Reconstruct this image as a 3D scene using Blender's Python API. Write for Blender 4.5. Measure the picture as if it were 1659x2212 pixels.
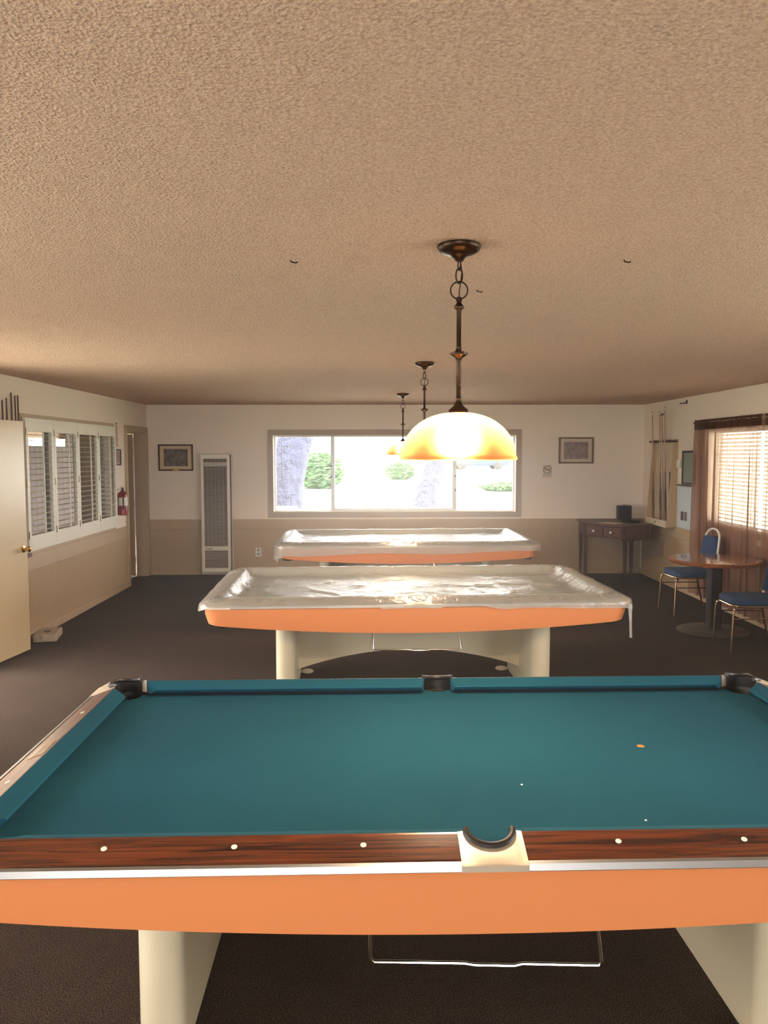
import bpy, bmesh, math, random
from mathutils import Vector, Matrix, noise
random.seed(7)
PI = math.pi
sc = bpy.context.scene
for o in list(bpy.data.objects):
    bpy.data.objects.remove(o)
COL = sc.collection

# ------------------------------------------------------------------ camera
F_PX, PITCH, YAW, ROLL, CAM_H = 1729.74, 0.07357, 0.0144, -0.00126, 1.75244
cd = bpy.data.cameras.new('camera'); cam = bpy.data.objects.new('camera', cd); COL.objects.link(cam)
cd.sensor_fit = 'HORIZONTAL'; cd.sensor_width = 36.0; cd.lens = F_PX / 1659 * 36.0
cd.clip_start = 0.05; cd.clip_end = 500
_f = Vector((math.sin(YAW) * math.cos(PITCH), math.cos(YAW) * math.cos(PITCH), -math.sin(PITCH)))
_r = Vector((math.cos(YAW), -math.sin(YAW), 0)); _u = _r.cross(_f)
_r2 = math.cos(ROLL) * _r + math.sin(ROLL) * _u; _u2 = -math.sin(ROLL) * _r + math.cos(ROLL) * _u
cam.matrix_world = Matrix(((_r2.x, _u2.x, -_f.x, 0), (_r2.y, _u2.y, -_f.y, 0), (_r2.z, _u2.z, -_f.z, CAM_H), (0, 0, 0, 1)))
sc.camera = cam

# ------------------------------------------------------------------ sky, exposure
SKY = 12.0
BULB = 950.0
w = bpy.data.worlds.new('sky'); sc.world = w; w.use_nodes = True
bg = w.node_tree.nodes['Background']; bg.inputs['Color'].default_value = (1.0, 0.985, 0.965, 1); bg.inputs['Strength'].default_value = SKY
vs = sc.view_settings
sc.display_settings.display_device = 'sRGB'
vs.view_transform = 'Standard'; vs.look = 'None'; vs.gamma = 1.0; vs.use_curve_mapping = False; vs.exposure = 0.68
cy = sc.cycles
cy.use_denoising = True
try:
    cy.denoiser = 'OPENIMAGEDENOISE'; cy.denoising_input_passes = 'RGB_ALBEDO_NORMAL'; cy.denoising_prefilter = 'ACCURATE'
except Exception:
    pass
cy.use_adaptive_sampling = True; cy.adaptive_threshold = 0.03; cy.adaptive_min_samples = 16
cy.max_bounces = 7; cy.diffuse_bounces = 4; cy.glossy_bounces = 3; cy.transmission_bounces = 6; cy.transparent_max_bounces = 24
cy.caustics_reflective = False; cy.caustics_refractive = False; cy.sample_clamp_indirect = 6.0

def portal(loc, rot, sx, sy):
    l = bpy.data.lights.new('sky_portal', 'AREA'); l.shape = 'RECTANGLE'; l.size = sx; l.size_y = sy; l.cycles.is_portal = True
    o = bpy.data.objects.new('sky_portal', l); o.location = loc; o.rotation_euler = rot; COL.objects.link(o)
XL, XR, YB, CZ, YR = -3.219, 3.916, 11.528, 2.44, -3.4
WB = (-1.42, 2.065, 0.905, 2.009)      # window in the back wall  x0 x1 z0 z1
WL = (7.50, 9.93, 0.92, 2.02)          # window in the left wall  y0 y1 z0 z1
WR = (6.60, 9.25, 0.93, 2.02)          # window in the right wall
WQ = (-2.2, 1.3, 0.70, 2.12)           # window in the wall behind the photographer
WS = (0.4, 3.6, 0.90, 2.05)            # unseen window added in the right wall to light the left
WT = (0.6, 3.0, 0.90, 2.05)            # unseen window added in the left wall to light the right
DL = (4.60, 6.27, 0.0, 2.045)          # open entrance door, left wall; widened unseen for more daylight
DH = (10.55, 11.42, 0.0, 2.045)        # far doorway, left wall
portal(((WB[0] + WB[1]) / 2, YB + 0.17, (WB[2] + WB[3]) / 2), (-PI / 2, 0, 0), WB[1] - WB[0], WB[3] - WB[2])
portal(((WQ[0] + WQ[1]) / 2, YR - 0.17, (WQ[2] + WQ[3]) / 2), (PI / 2, 0, 0), WQ[1] - WQ[0], WQ[3] - WQ[2])
portal((XL - 0.17, (DL[0] + DL[1]) / 2, (DL[2] + DL[3]) / 2), (PI / 2, 0, -PI / 2), DL[1] - DL[0], DL[3] - DL[2])
portal((XR + 0.17, (WS[0] + WS[1]) / 2, (WS[2] + WS[3]) / 2), (PI / 2, 0, PI / 2), WS[1] - WS[0], WS[3] - WS[2])
portal((XL - 0.17, (WT[0] + WT[1]) / 2, (WT[2] + WT[3]) / 2), (PI / 2, 0, -PI / 2), WT[1] - WT[0], WT[3] - WT[2])
portal((XR + 0.17, (WR[0] + WR[1]) / 2, (WR[2] + WR[3]) / 2), (PI / 2, 0, PI / 2), WR[1] - WR[0], WR[3] - WR[2])

# ------------------------------------------------------------------ materials
def lin(c):
    return tuple((v / 12.92 if v <= 0.04045 else ((v + 0.055) / 1.055) ** 2.4) for v in (x / 255 for x in c)) + (1.0,)
MATS = {}
def mat(name, rgb, rough=0.6, metal=0.0, spec=0.5, bump=None, var=None, coat=0.0, trans=0.0, transl=0.0, emit=None, alpha_rgb=None):
    """bump=(scale,strength,distance)  var=(scale,rgb2,detail) mottles the colour  trans=share let straight through"""
    if name in MATS: return MATS[name]
    m = bpy.data.materials.new(name); m.use_nodes = True; nt = m.node_tree; N = nt.nodes; L = nt.links
    b = N['Principled BSDF']; out = N['Material Output']
    b.inputs['Base Color'].default_value = lin(rgb); b.inputs['Roughness'].default_value = rough
    b.inputs['Metallic'].default_value = metal; b.inputs['Specular IOR Level'].default_value = spec
    b.inputs['Coat Weight'].default_value = coat; b.inputs['Coat Roughness'].default_value = 0.08
    tc = N.new('ShaderNodeTexCoord')
    if var:
        n = N.new('ShaderNodeTexNoise'); n.inputs['Scale'].default_value = var[0]; n.inputs['Detail'].default_value = var[2] if len(var) > 2 else 3
        L.new(tc.outputs['Object'], n.inputs['Vector'])
        rp = N.new('ShaderNodeValToRGB'); rp.color_ramp.elements[0].position = 0.36; rp.color_ramp.elements[1].position = 0.64
        rp.color_ramp.elements[0].color = lin(rgb); rp.color_ramp.elements[1].color = lin(var[1])
        L.new(n.outputs['Fac'], rp.inputs['Fac']); L.new(rp.outputs['Color'], b.inputs['Base Color'])
    if bump:
        n2 = N.new('ShaderNodeTexNoise'); n2.inputs['Scale'].default_value = bump[0]; n2.inputs['Detail'].default_value = 4
        L.new(tc.outputs['Object'], n2.inputs['Vector'])
        bp = N.new('ShaderNodeBump'); bp.inputs['Strength'].default_value = bump[1]; bp.inputs['Distance'].default_value = bump[2]
        L.new(n2.outputs['Fac'], bp.inputs['Height']); L.new(bp.outputs['Normal'], b.inputs['Normal'])
    if emit:
        b.inputs['Emission Color'].default_value = lin(emit[0]); b.inputs['Emission Strength'].default_value = emit[1]
    top = b.outputs['BSDF']
    if transl:
        t = N.new('ShaderNodeBsdfTranslucent'); t.inputs['Color'].default_value = lin(alpha_rgb or rgb)
        mx = N.new('ShaderNodeMixShader'); mx.inputs['Fac'].default_value = transl
        L.new(top, mx.inputs[1]); L.new(t.outputs[0], mx.inputs[2]); top = mx.outputs[0]
    if trans:
        t = N.new('ShaderNodeBsdfTransparent'); t.inputs['Color'].default_value = lin(alpha_rgb) if alpha_rgb else (1, 1, 1, 1)
        mx = N.new('ShaderNodeMixShader'); mx.inputs['Fac'].default_value = trans
        L.new(top, mx.inputs[1]); L.new(t.outputs[0], mx.inputs[2]); top = mx.outputs[0]
    if top != b.outputs['BSDF']: L.new(top, out.inputs['Surface'])
    MATS[name] = m
    return m

def wood(name, dark, light, scale=6.0, rough=0.25, axis=0, coat=0.3):
    m = bpy.data.materials.new(name); m.use_nodes = True; nt = m.node_tree; N = nt.nodes; L = nt.links
    b = N['Principled BSDF']; b.inputs['Roughness'].default_value = rough; b.inputs['Coat Weight'].default_value = coat
    b.inputs['Coat Roughness'].default_value = 0.1
    tc = N.new('ShaderNodeTexCoord'); mp = N.new('ShaderNodeMapping')
    s = [scale * 9] * 3; s[axis] = scale * 0.35; mp.inputs['Scale'].default_value = s
    L.new(tc.outputs['Object'], mp.inputs['Vector'])
    n = N.new('ShaderNodeTexNoise'); n.inputs['Scale'].default_value = 1.6; n.inputs['Detail'].default_value = 6; n.inputs['Distortion'].default_value = 1.2
    L.new(mp.outputs[0], n.inputs['Vector'])
    rp = N.new('ShaderNodeValToRGB'); rp.color_ramp.elements[0].position = 0.35; rp.color_ramp.elements[1].position = 0.68
    rp.color_ramp.elements[0].color = lin(dark); rp.color_ramp.elements[1].color = lin(light)
    L.new(n.outputs['Fac'], rp.inputs['Fac']); L.new(rp.outputs['Color'], b.inputs['Base Color'])
    MATS[name] = m
    return m

def popcorn():
    m = bpy.data.materials.new('popcorn_ceiling'); m.use_nodes = True; nt = m.node_tree; N = nt.nodes; L = nt.links
    b = N['Principled BSDF']; b.inputs['Roughness'].default_value = 0.75; b.inputs['Specular IOR Level'].default_value = 0.35
    tc = N.new('ShaderNodeTexCoord')
    n = N.new('ShaderNodeTexNoise'); n.inputs['Scale'].default_value = 105; n.inputs['Detail'].default_value = 3.5; n.inputs['Roughness'].default_value = 0.6
    v = N.new('ShaderNodeTexVoronoi'); v.inputs['Scale'].default_value = 140
    L.new(tc.outputs['Object'], n.inputs['Vector']); L.new(tc.outputs['Object'], v.inputs['Vector'])
    ad = N.new('ShaderNodeMath'); ad.operation = 'SUBTRACT'; L.new(n.outputs['Fac'], ad.inputs[0])
    sc_ = N.new('ShaderNodeMath'); sc_.operation = 'MULTIPLY'; sc_.inputs[1].default_value = 0.35; L.new(v.outputs['Distance'], sc_.inputs[0])
    L.new(sc_.outputs[0], ad.inputs[1])
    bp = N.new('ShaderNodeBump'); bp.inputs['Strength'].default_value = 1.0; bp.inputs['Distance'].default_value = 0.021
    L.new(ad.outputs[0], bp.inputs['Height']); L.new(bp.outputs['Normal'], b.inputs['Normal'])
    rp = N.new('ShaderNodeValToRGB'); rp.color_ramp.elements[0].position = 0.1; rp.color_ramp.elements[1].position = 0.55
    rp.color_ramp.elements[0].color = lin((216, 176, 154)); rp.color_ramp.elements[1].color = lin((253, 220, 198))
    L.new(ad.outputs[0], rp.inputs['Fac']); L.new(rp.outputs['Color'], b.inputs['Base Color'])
    return m

def carpet():
    m = bpy.data.materials.new('carpet_loop'); m.use_nodes = True; nt = m.node_tree; N = nt.nodes; L = nt.links
    b = N['Principled BSDF']; b.inputs['Roughness'].default_value = 0.95; b.inputs['Specular IOR Level'].default_value = 0.1
    tc = N.new('ShaderNodeTexCoord')
    n = N.new('ShaderNodeTexNoise'); n.inputs['Scale'].default_value = 270; n.inputs['Detail'].default_value = 2.5
    n2 = N.new('ShaderNodeTexNoise'); n2.inputs['Scale'].default_value = 3.0; n2.inputs['Detail'].default_value = 3
    L.new(tc.outputs['Object'], n.inputs['Vector']); L.new(tc.outputs['Object'], n2.inputs['Vector'])
    rp = N.new('ShaderNodeValToRGB'); e = rp.color_ramp.elements
    e[0].position = 0.36; e[0].color = lin((24, 17, 13)); e[1].position = 0.66; e[1].color = lin((122, 100, 82))
    k = e.new(0.5); k.color = lin((50, 38, 31))
    L.new(n.outputs['Fac'], rp.inputs['Fac'])
    mx = N.new('ShaderNodeMixRGB'); mx.blend_type = 'MULTIPLY'; mx.inputs['Fac'].default_value = 0.35
    L.new(rp.outputs['Color'], mx.inputs[1]); L.new(n2.outputs['Fac'], mx.inputs[2]); L.new(mx.outputs[0], b.inputs['Base Color'])
    bp = N.new('ShaderNodeBump'); bp.inputs['Strength'].default_value = 0.8; bp.inputs['Distance'].default_value = 0.004
    L.new(n.outputs['Fac'], bp.inputs['Height']); L.new(bp.outputs['Normal'], b.inputs['Normal'])
    return m

def shade_glass():
    m = bpy.data.materials.new('amber_glass'); m.use_nodes = True; nt = m.node_tree; N = nt.nodes; L = nt.links
    out = N['Material Output']; N.remove(N['Principled BSDF'])
    t = N.new('ShaderNodeBsdfTranslucent'); t.inputs['Color'].default_value = (0.013, 0.006, 0.0022, 1)
    rf = N.new('ShaderNodeBsdfRefraction'); rf.inputs['Color'].default_value = (0.24, 0.105, 0.036, 1); rf.inputs['Roughness'].default_value = 1.0; rf.inputs['IOR'].default_value = 1.22
    tc = N.new('ShaderNodeTexCoord'); sx = N.new('ShaderNodeSeparateXYZ'); L.new(tc.outputs['Object'], sx.inputs[0])   # amber rim to milky crown, graded to put a brighter glow on top
    mr = N.new('ShaderNodeMapRange'); mr.inputs['From Min'].default_value = -0.68; mr.inputs['From Max'].default_value = -0.565; L.new(sx.outputs['Z'], mr.inputs['Value'])
    cm = N.new('ShaderNodeMixRGB'); cm.inputs[1].default_value = (0.013, 0.006, 0.0022, 1); cm.inputs[2].default_value = (0.20, 0.125, 0.058, 1)
    L.new(mr.outputs[0], cm.inputs[0]); L.new(cm.outputs[0], t.inputs['Color'])
    a = N.new('ShaderNodeMixShader'); a.inputs['Fac'].default_value = 0.5
    L.new(t.outputs[0], a.inputs[1]); L.new(rf.outputs[0], a.inputs[2])
    d = N.new('ShaderNodeBsdfPrincipled'); d.inputs['Base Color'].default_value = lin((226, 176, 116)); d.inputs['Roughness'].default_value = 0.25
    c = N.new('ShaderNodeMixShader'); c.inputs['Fac'].default_value = 0.3
    L.new(a.outputs[0], c.inputs[1]); L.new(d.outputs[0], c.inputs[2]); L.new(c.outputs[0], out.inputs['Surface'])
    return m

def plastic_sheet():
    m = bpy.data.materials.new('clear_vinyl_sheet'); m.use_nodes = True; nt = m.node_tree; N = nt.nodes; L = nt.links
    b = N['Principled BSDF']; out = N['Material Output']
    b.inputs['Base Color'].default_value = lin((186, 181, 170)); b.inputs['Roughness'].default_value = 0.25; b.inputs['Specular IOR Level'].default_value = 0.6
    tc = N.new('ShaderNodeTexCoord')
    br = N.new('ShaderNodeTexVoronoi'); br.inputs['Scale'].default_value = 45; br.feature = 'SMOOTH_F1'
    n = N.new('ShaderNodeTexNoise'); n.inputs['Scale'].default_value = 14; n.inputs['Detail'].default_value = 5; n.inputs['Distortion'].default_value = 1.0
    L.new(tc.outputs['Object'], br.inputs['Vector']); L.new(tc.outputs['Object'], n.inputs['Vector'])
    ad = N.new('ShaderNodeMath'); ad.operation = 'MULTIPLY_ADD'; ad.inputs[1].default_value = 0.3
    L.new(br.outputs['Distance'], ad.inputs[0]); L.new(n.outputs['Fac'], ad.inputs[2])
    bp = N.new('ShaderNodeBump'); bp.inputs['Strength'].default_value = 0.45; bp.inputs['Distance'].default_value = 0.02
    L.new(ad.outputs[0], bp.inputs['Height']); L.new(bp.outputs['Normal'], b.inputs['Normal'])
    t = N.new('ShaderNodeBsdfTransparent'); mx = N.new('ShaderNodeMixShader'); mx.inputs['Fac'].default_value = 0.48
    L.new(b.outputs[0], mx.inputs[1]); L.new(t.outputs[0], mx.inputs[2]); L.new(mx.outputs[0], out.inputs['Surface'])
    return m

M_ceil = popcorn(); M_carpet = carpet()
M_wall = mat('cream_wall_paint', (240, 226, 208), 0.75, bump=(60, 0.12, 0.004))
M_tan = mat('tan_paint', (184, 160, 128), 0.5, bump=(30, 0.06, 0.003))
M_white = mat('white_paint', (232, 228, 212), 0.4)
M_felt = mat('teal_felt', (14, 67, 84), 0.95, spec=0.15, var=(1.2, (17, 74, 91)), bump=(900, 0.15, 0.001))
M_rose = wood('rosewood_laminate', (42, 16, 8), (108, 52, 24), 5.0, 0.22, 0)
M_rose_y = wood('rosewood_laminate_cross', (42, 16, 8), (108, 52, 24), 5.0, 0.38, 1, 0.0)
M_orange = mat('orange_laminate', (214, 134, 82), 0.38, spec=0.45, coat=0.15)
M_cream = mat('cream_enamel', (216, 204, 174), 0.4)
M_alu = mat('brushed_aluminium', (160, 160, 160), 0.4, metal=1.0)
M_cast = mat('cast_aluminium', (226, 212, 190), 0.42, metal=0.85)
M_chrome = mat('chrome', (222, 216, 208), 0.12, metal=1.0)
M_black = mat('black_rubber', (24, 18, 16), 0.45)
M_dark = mat('dark_metal', (30, 27, 25), 0.5)
M_pearl = mat('pearl_white', (240, 228, 210), 0.3)
M_bronze = mat('oil_rubbed_bronze', (58, 40, 28), 0.35, metal=0.75)
M_shade = shade_glass(); M_vinyl = plastic_sheet()
M_bulb = mat('bulb_glow', (255, 235, 200), 0.5, emit=((255, 228, 192), BULB))
M_glass = mat('window_glass', (235, 240, 240), 0.02, spec=0.5, trans=0.94)
M_brass = mat('polished_brass', (214, 170, 86), 0.18, metal=1.0)
M_brown = wood('dark_brown_wood', (56, 30, 20), (106, 64, 44), 4.0, 0.5, 0, 0.0)
M_table = wood('walnut_tabletop', (92, 50, 26), (158, 98, 56), 3.0, 0.12, 1, 0.6)
M_cue = wood('maple_cue', (150, 104, 62), (196, 150, 98), 3.0, 0.3, 2)
M_cued = mat('dark_cue_wood', (72, 44, 30), 0.3)
M_blue = mat('blue_upholstery', (34, 60, 96), 0.85, bump=(250, 0.3, 0.002))
M_gold = mat('antique_brass_tube', (150, 124, 92), 0.25, metal=0.9)
M_frame = mat('white_tube', (228, 222, 210), 0.25)

# ------------------------------------------------------------------ mesh helpers
class MB:
    def __init__(s): s.v = []; s.f = []
    def add(s, vs, fs):
        k = len(s.v); s.v += [tuple(p) for p in vs]; s.f += [tuple(i + k for i in f) for f in fs]; return s
    def box(s, x0, x1, y0, y1, z0, z1, M=None):
        p = [(x0, y0, z0), (x1, y0, z0), (x1, y1, z0), (x0, y1, z0), (x0, y0, z1), (x1, y0, z1), (x1, y1, z1), (x0, y1, z1)]
        if M is not None: p = [M @ Vector(q) for q in p]
        return s.add(p, [(3, 2, 1, 0), (4, 5, 6, 7), (0, 1, 5, 4), (1, 2, 6, 5), (2, 3, 7, 6), (3, 0, 4, 7)])
    def prism(s, poly, z0, z1, M=None):
        n = len(poly); p = [(x, y, z0) for x, y in poly] + [(x, y, z1) for x, y in poly]
        if M is not None: p = [M @ Vector(q) for q in p]
        return s.add(p, [tuple(range(n - 1, -1, -1)), tuple(range(n, 2 * n))] + [(i, (i + 1) % n, n + (i + 1) % n, n + i) for i in range(n)])
    def loft(s, rings, closed=True, caps=True):
        n = len(rings[0]); p = [q for r in rings for q in r]; fs = []
        for k in range(len(rings) - 1):
            for i in range(n if closed else n - 1):
                j = (i + 1) % n; fs.append((k * n + i, k * n + j, (k + 1) * n + j, (k + 1) * n + i))
        if caps: fs += [tuple(range(n - 1, -1, -1)), tuple(range((len(rings) - 1) * n, len(rings) * n))]
        return s.add(p, fs)
    def lathe(s, prof, c=(0, 0, 0), seg=32, caps=True):
        return s.loft([[(c[0] + r * math.cos(2 * PI * i / seg), c[1] + r * math.sin(2 * PI * i / seg), c[2] + z) for i in range(seg)] for r, z in prof], True, caps)
    def tube(s, pts, r, seg=8, closed=False, caps=True):
        pts = [Vector(p) for p in pts]; n = len(pts); rings = []; prev = None
        for i in range(n):
            a = pts[(i - 1) % n] if (closed or i > 0) else pts[i]; b = pts[(i + 1) % n] if (closed or i < n - 1) else pts[i]
            t = (b - a).normalized()
            if prev is None:
                up = Vector((0, 0, 1)) if abs(t.z) < 0.9 else Vector((1, 0, 0)); u = t.cross(up).normalized()
            else:
                u = (prev - t * prev.dot(t)).normalized()
            prev = u; v = t.cross(u); rr = r[i] if isinstance(r, (list, tuple)) else r
            rings.append([tuple(pts[i] + (u * math.cos(2 * PI * k / seg) + v * math.sin(2 * PI * k / seg)) * rr) for k in range(seg)])
        if closed: rings.append(rings[0])
        return s.loft(rings, True, caps and not closed)
    def build(s, name, m, parent=None, smooth=False, loc=None, bevel=0.0):
        me = bpy.data.meshes.new(name); me.from_pydata(s.v, [], s.f); me.update()
        b = bmesh.new(); b.from_mesh(me); bmesh.ops.recalc_face_normals(b, faces=b.faces[:]); b.to_mesh(me); b.free()
        me.materials.append(m)
        o = bpy.data.objects.new(name, me); COL.objects.link(o)
        if loc is not None: o.location = loc
        if parent is not None: o.parent = parent
        if bevel:
            md = o.modifiers.new('edge', 'BEVEL'); md.width = bevel; md.segments = 2; md.limit_method = 'ANGLE'; md.angle_limit = 0.7
        if smooth:
            for p in me.polygons: p.use_smooth = True
            try: me.set_sharp_from_angle(angle=0.7)
            except Exception: pass
        return o
def empty(name, loc=(0, 0, 0), rz=0.0):
    o = bpy.data.objects.new(name, None); COL.objects.link(o); o.location = loc; o.rotation_euler = (0, 0, rz); o.empty_display_size = 0.05
    return o
def tag(o, label, cat, group=None):
    o['label'] = label; o['category'] = cat
    if group: o['group'] = group
    return o
def struct(o, label=None):
    o['kind'] = 'structure'
    if label: o['label'] = label
    return o
def copy_tree(o, parent=None):
    c = o.copy(); COL.objects.link(c); c.parent = parent
    for ch in [x for x in o.children]: copy_tree(ch, c)
    return c
def rot(ax, a, loc=(0, 0, 0)): return Matrix.Translation(loc) @ Matrix.Rotation(a, 4, ax)
def rrect(hx, hy, r, n=8):
    p = []
    for cx, cy_, a0 in ((hx - r, hy - r, 0), (-hx + r, hy - r, PI / 2), (-hx + r, -hy + r, PI), (hx - r, -hy + r, 1.5 * PI)):
        for k in range(n + 1):
            a = a0 + PI / 2 * k / n; p.append((cx + r * math.cos(a), cy_ + r * math.sin(a)))
    return p
def text(s, size, m, parent, loc, rotm, name='lettering', ext=0.0004):
    c = bpy.data.curves.new(name, 'FONT'); c.body = s; c.size = size; c.align_x = 'CENTER'; c.align_y = 'CENTER'; c.extrude = ext
    t_ = bpy.data.objects.new(name, c); COL.objects.link(t_); dg = bpy.context.evaluated_depsgraph_get(); me = bpy.data.meshes.new_from_object(t_.evaluated_get(dg)); bpy.data.objects.remove(t_)
    me.materials.clear(); me.materials.append(m); o = bpy.data.objects.new(name, me); COL.objects.link(o); o.parent = parent; o.location = loc; o.rotation_euler = rotm
    return o

# ------------------------------------------------------------------ room shell
T = 0.15
def wall_with_holes(name, axis, pos, side, a0, a1, holes, m=M_wall):
    """axis 'x': wall plane X=pos spanning Y a0..a1; side = +1/-1 outward"""
    b = MB(); cuts = sorted(set([a0, a1] + [h[0] for h in holes] + [h[1] for h in holes])); p0, p1 = sorted((pos, pos + side * T))
    for i in range(len(cuts) - 1):
        c0, c1 = cuts[i], cuts[i + 1]; zs = [(0, CZ)]
        for h in holes:
            if h[0] <= c0 + 1e-6 and h[1] >= c1 - 1e-6: zs = [(0, h[2]), (h[3], CZ)]
        for z0, z1 in zs:
            if z1 - z0 < 1e-4: continue
            if axis == 'x': b.box(p0, p1, c0, c1, z0, z1)
            else: b.box(c0, c1, p0, p1, z0, z1)
    return struct(b.build(name, m))
struct(MB().box(XL - T, XR + T, YR - T, YB + T, -0.1, 0.0).build('floor', M_carpet))
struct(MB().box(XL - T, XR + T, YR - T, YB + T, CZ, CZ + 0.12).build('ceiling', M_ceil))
wall_with_holes('wall_back', 'y', YB, 1, XL - T, XR + T, [WB])
wall_with_holes('wall_rear', 'y', YR, -1, XL - T, XR + T, [WQ])
wall_with_holes('wall_left', 'x', XL, -1, YR, YB, [WL, WT, DL, DH])
wall_with_holes('wall_right', 'x', XR, 1, YR, YB, [WR, WS])
# wainscot: a flat band over boards, on the back, left and right walls
def wains(name, label, axis, pos, side, a0, a1, gaps, step, groove=False):
    root = struct(empty(name), label)
    d0, d1 = sorted((pos, pos + side * 0.012)); e0, e1 = sorted((pos, pos + side * 0.022))
    def put(n, c0, c1, z0, z1, q0, q1):
        b = MB()
        if axis == 'x': b.box(q0, q1, c0, c1, z0, z1)
        else: b.box(c0, c1, q0, q1, z0, z1)
        b.build(n, M_tan, root, bevel=0.003)
    spans = []; c = a0
    for g0, g1 in gaps + [(a1, a1)]:
        if g0 - c > 0.02: spans.append((c, g0))
        c = g1
    for c0, c1 in spans:
        put('cap_board', c0, c1, 0.655, 0.803, e0, e1)
        n = max(1, round((c1 - c0) / step)); wdt = (c1 - c0) / n
        for k in range(n):
            put('panel_board', c0 + k * wdt + 0.002, c0 + (k + 1) * wdt - 0.002, 0.075, 0.655, d0, d1)
        put('base_board', c0, c1, 0.0, 0.075, e0, e1)
    return root
wains('trim_1', 'tan painted wainscot along the window wall', 'y', YB, -1, XL + 0.02, XR - 0.02, [(-2.47, -2.0)], 1.2)
wains('trim_2', 'tan painted wainscot below the shutters', 'x', XL, 1, 6.40, 10.45, [(6.40, 7.0)], 3.4)
wains('trim_3', 'tan painted wainscot along the curtained wall', 'x', XR, -1, 0.3, YB - 0.03, [], 1.2)
# fine vertical beads on the left wall boards
bb = MB()
for k in range(132):
    y = 7.03 + k * 0.0254
    bb.add([(XL + 0.012, y, 0.09), (XL + 0.018, y + 0.006, 0.09), (XL + 0.018, y + 0.018, 0.09), (XL + 0.012, y + 0.024, 0.09),
            (XL + 0.012, y, 0.65), (XL + 0.018, y + 0.006, 0.65), (XL + 0.018, y + 0.018, 0.65), (XL + 0.012, y + 0.024, 0.65)],
           [(0, 1, 5, 4), (1, 2, 6, 5), (2, 3, 7, 6), (4, 5, 6, 7), (3, 2, 1, 0)])
o = bb.build('beadboard', M_tan, bpy.data.objects['trim_2']); o['kind'] = 'stuff'

# ------------------------------------------------------------------ back window
r = struct(empty('window_1', (0, 0, 0)), 'wide sliding window with bare mini blind in the end wall')
x0, x1, z0, z1 = WB
M_grey = mat('grey_beige_casing', (176, 158, 138), 0.5)
def casing(root, axis, pos, side, a0, a1, z0, z1, wd, m, depth=0.022, bottom=True, name='casing'):
    q0, q1 = sorted((pos, pos + side * depth))
    for (c0, c1, s0, s1) in ((a0 - wd, a1 + wd, z1, z1 + wd), (a0 - wd, a0, z0, z1), (a1, a1 + wd, z0, z1)) + (((a0 - wd, a1 + wd, z0 - wd, z0),) if bottom else ()):
        b = MB()
        if axis == 'x': b.box(q0, q1, c0, c1, s0, s1)
        else: b.box(c0, c1, q0, q1, s0, s1)
        b.build(name, m, root, bevel=0.003)
casing(r, 'y', YB, -1, x0, x1, z0, z1, 0.078, M_grey)
M_walu = mat('window_aluminium', (196, 194, 188), 0.4, metal=0.3)
def bar(root, n, x0, x1, y0, y1, z0, z1, m): return MB().box(x0, x1, y0, y1, z0, z1).build(n, m, root, bevel=0.002)
bar(r, 'frame_rail', x0, x1, YB + 0.08, YB + 0.13, z0, z0 + 0.025, M_walu); bar(r, 'frame_rail', x0, x1, YB + 0.08, YB + 0.13, z1 - 0.025, z1, M_walu)
bar(r, 'frame_stile', x0, x0 + 0.025, YB + 0.08, YB + 0.13, z0 + 0.025, z1 - 0.025, M_walu); bar(r, 'frame_stile', x1 - 0.025, x1, YB + 0.08, YB + 0.13, z0 + 0.025, z1 - 0.025, M_walu)
for xm in (-0.574, 1.19): bar(r, 'mullion', xm - 0.028, xm + 0.028, YB + 0.07, YB + 0.12, z0 + 0.025, z1 - 0.025, M_walu)
bar(r, 'sash_rail', -0.546, 1.162, YB + 0.07, YB + 0.10, z0 + 0.025, z0 + 0.05, M_walu)
for p0, p1 in ((x0 + 0.025, -0.602), (-0.546, 1.162), (1.218, x1 - 0.025)):
    MB().box(p0, p1, YB + 0.098, YB + 0.102, z0 + 0.026, z1 - 0.026).build('pane', M_glass, r)
for xm, zz in ((-0.60, 1.55), (-0.60, 1.40), (1.205, 1.40), (1.205, 1.2)): bar(r, 'sash_latch', xm - 0.01, xm + 0.01, YB + 0.06, YB + 0.07, zz, zz + 0.03, M_dark)
# mini blind
M_slat = mat('ivory_blind_slat', (226, 220, 204), 0.5)
bl = tag(empty('mini_blind', (0, YB + 0.03, 0)), 'thin slatted mini blind lowered across the wide end window', 'blind')
MB().box(x0 + 0.01, x1 - 0.01, -0.012, 0.014, z1 - 0.024, z1 - 0.002).build('head_rail', M_slat, bl)
sl = MB(); n = 48
for k in range(n):
    z = z0 + 0.02 + (z1 - z0 - 0.06) * k / (n - 1)
    sl.add([(x0 + 0.015, -0.010, z - 0.0002), (x1 - 0.015, -0.010, z - 0.0002), (x1 - 0.015, 0, z + 0.0005), (x0 + 0.015, 0, z + 0.0005), (x1 - 0.015, 0.010, z - 0.0002), (x0 + 0.015, 0.010, z - 0.0002)],
           [(0, 1, 2, 3), (3, 2, 4, 5)])
o = sl.build('slats', mat('grey_blind_slat', (126, 122, 118), 0.5), bl); o['kind'] = 'stuff'
for xx in (-1.2, -0.2, 0.7, 1.7): MB().tube([(xx, 0.0, z0 + 0.01), (xx, 0.0, z1 - 0.02)], 0.0012, 5).build('ladder_cord', M_slat, bl)
MB().tube([(x0 + 0.12, -0.02, z1 - 0.03), (x0 + 0.12, -0.022, z0 + 0.45)], 0.004, 6).build('tilt_wand', M_slat, bl)
MB().box(x0 + 0.012, x1 - 0.012, -0.012, 0.012, z0 + 0.002, z0 + 0.014).build('bottom_rail', M_slat, bl)

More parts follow.
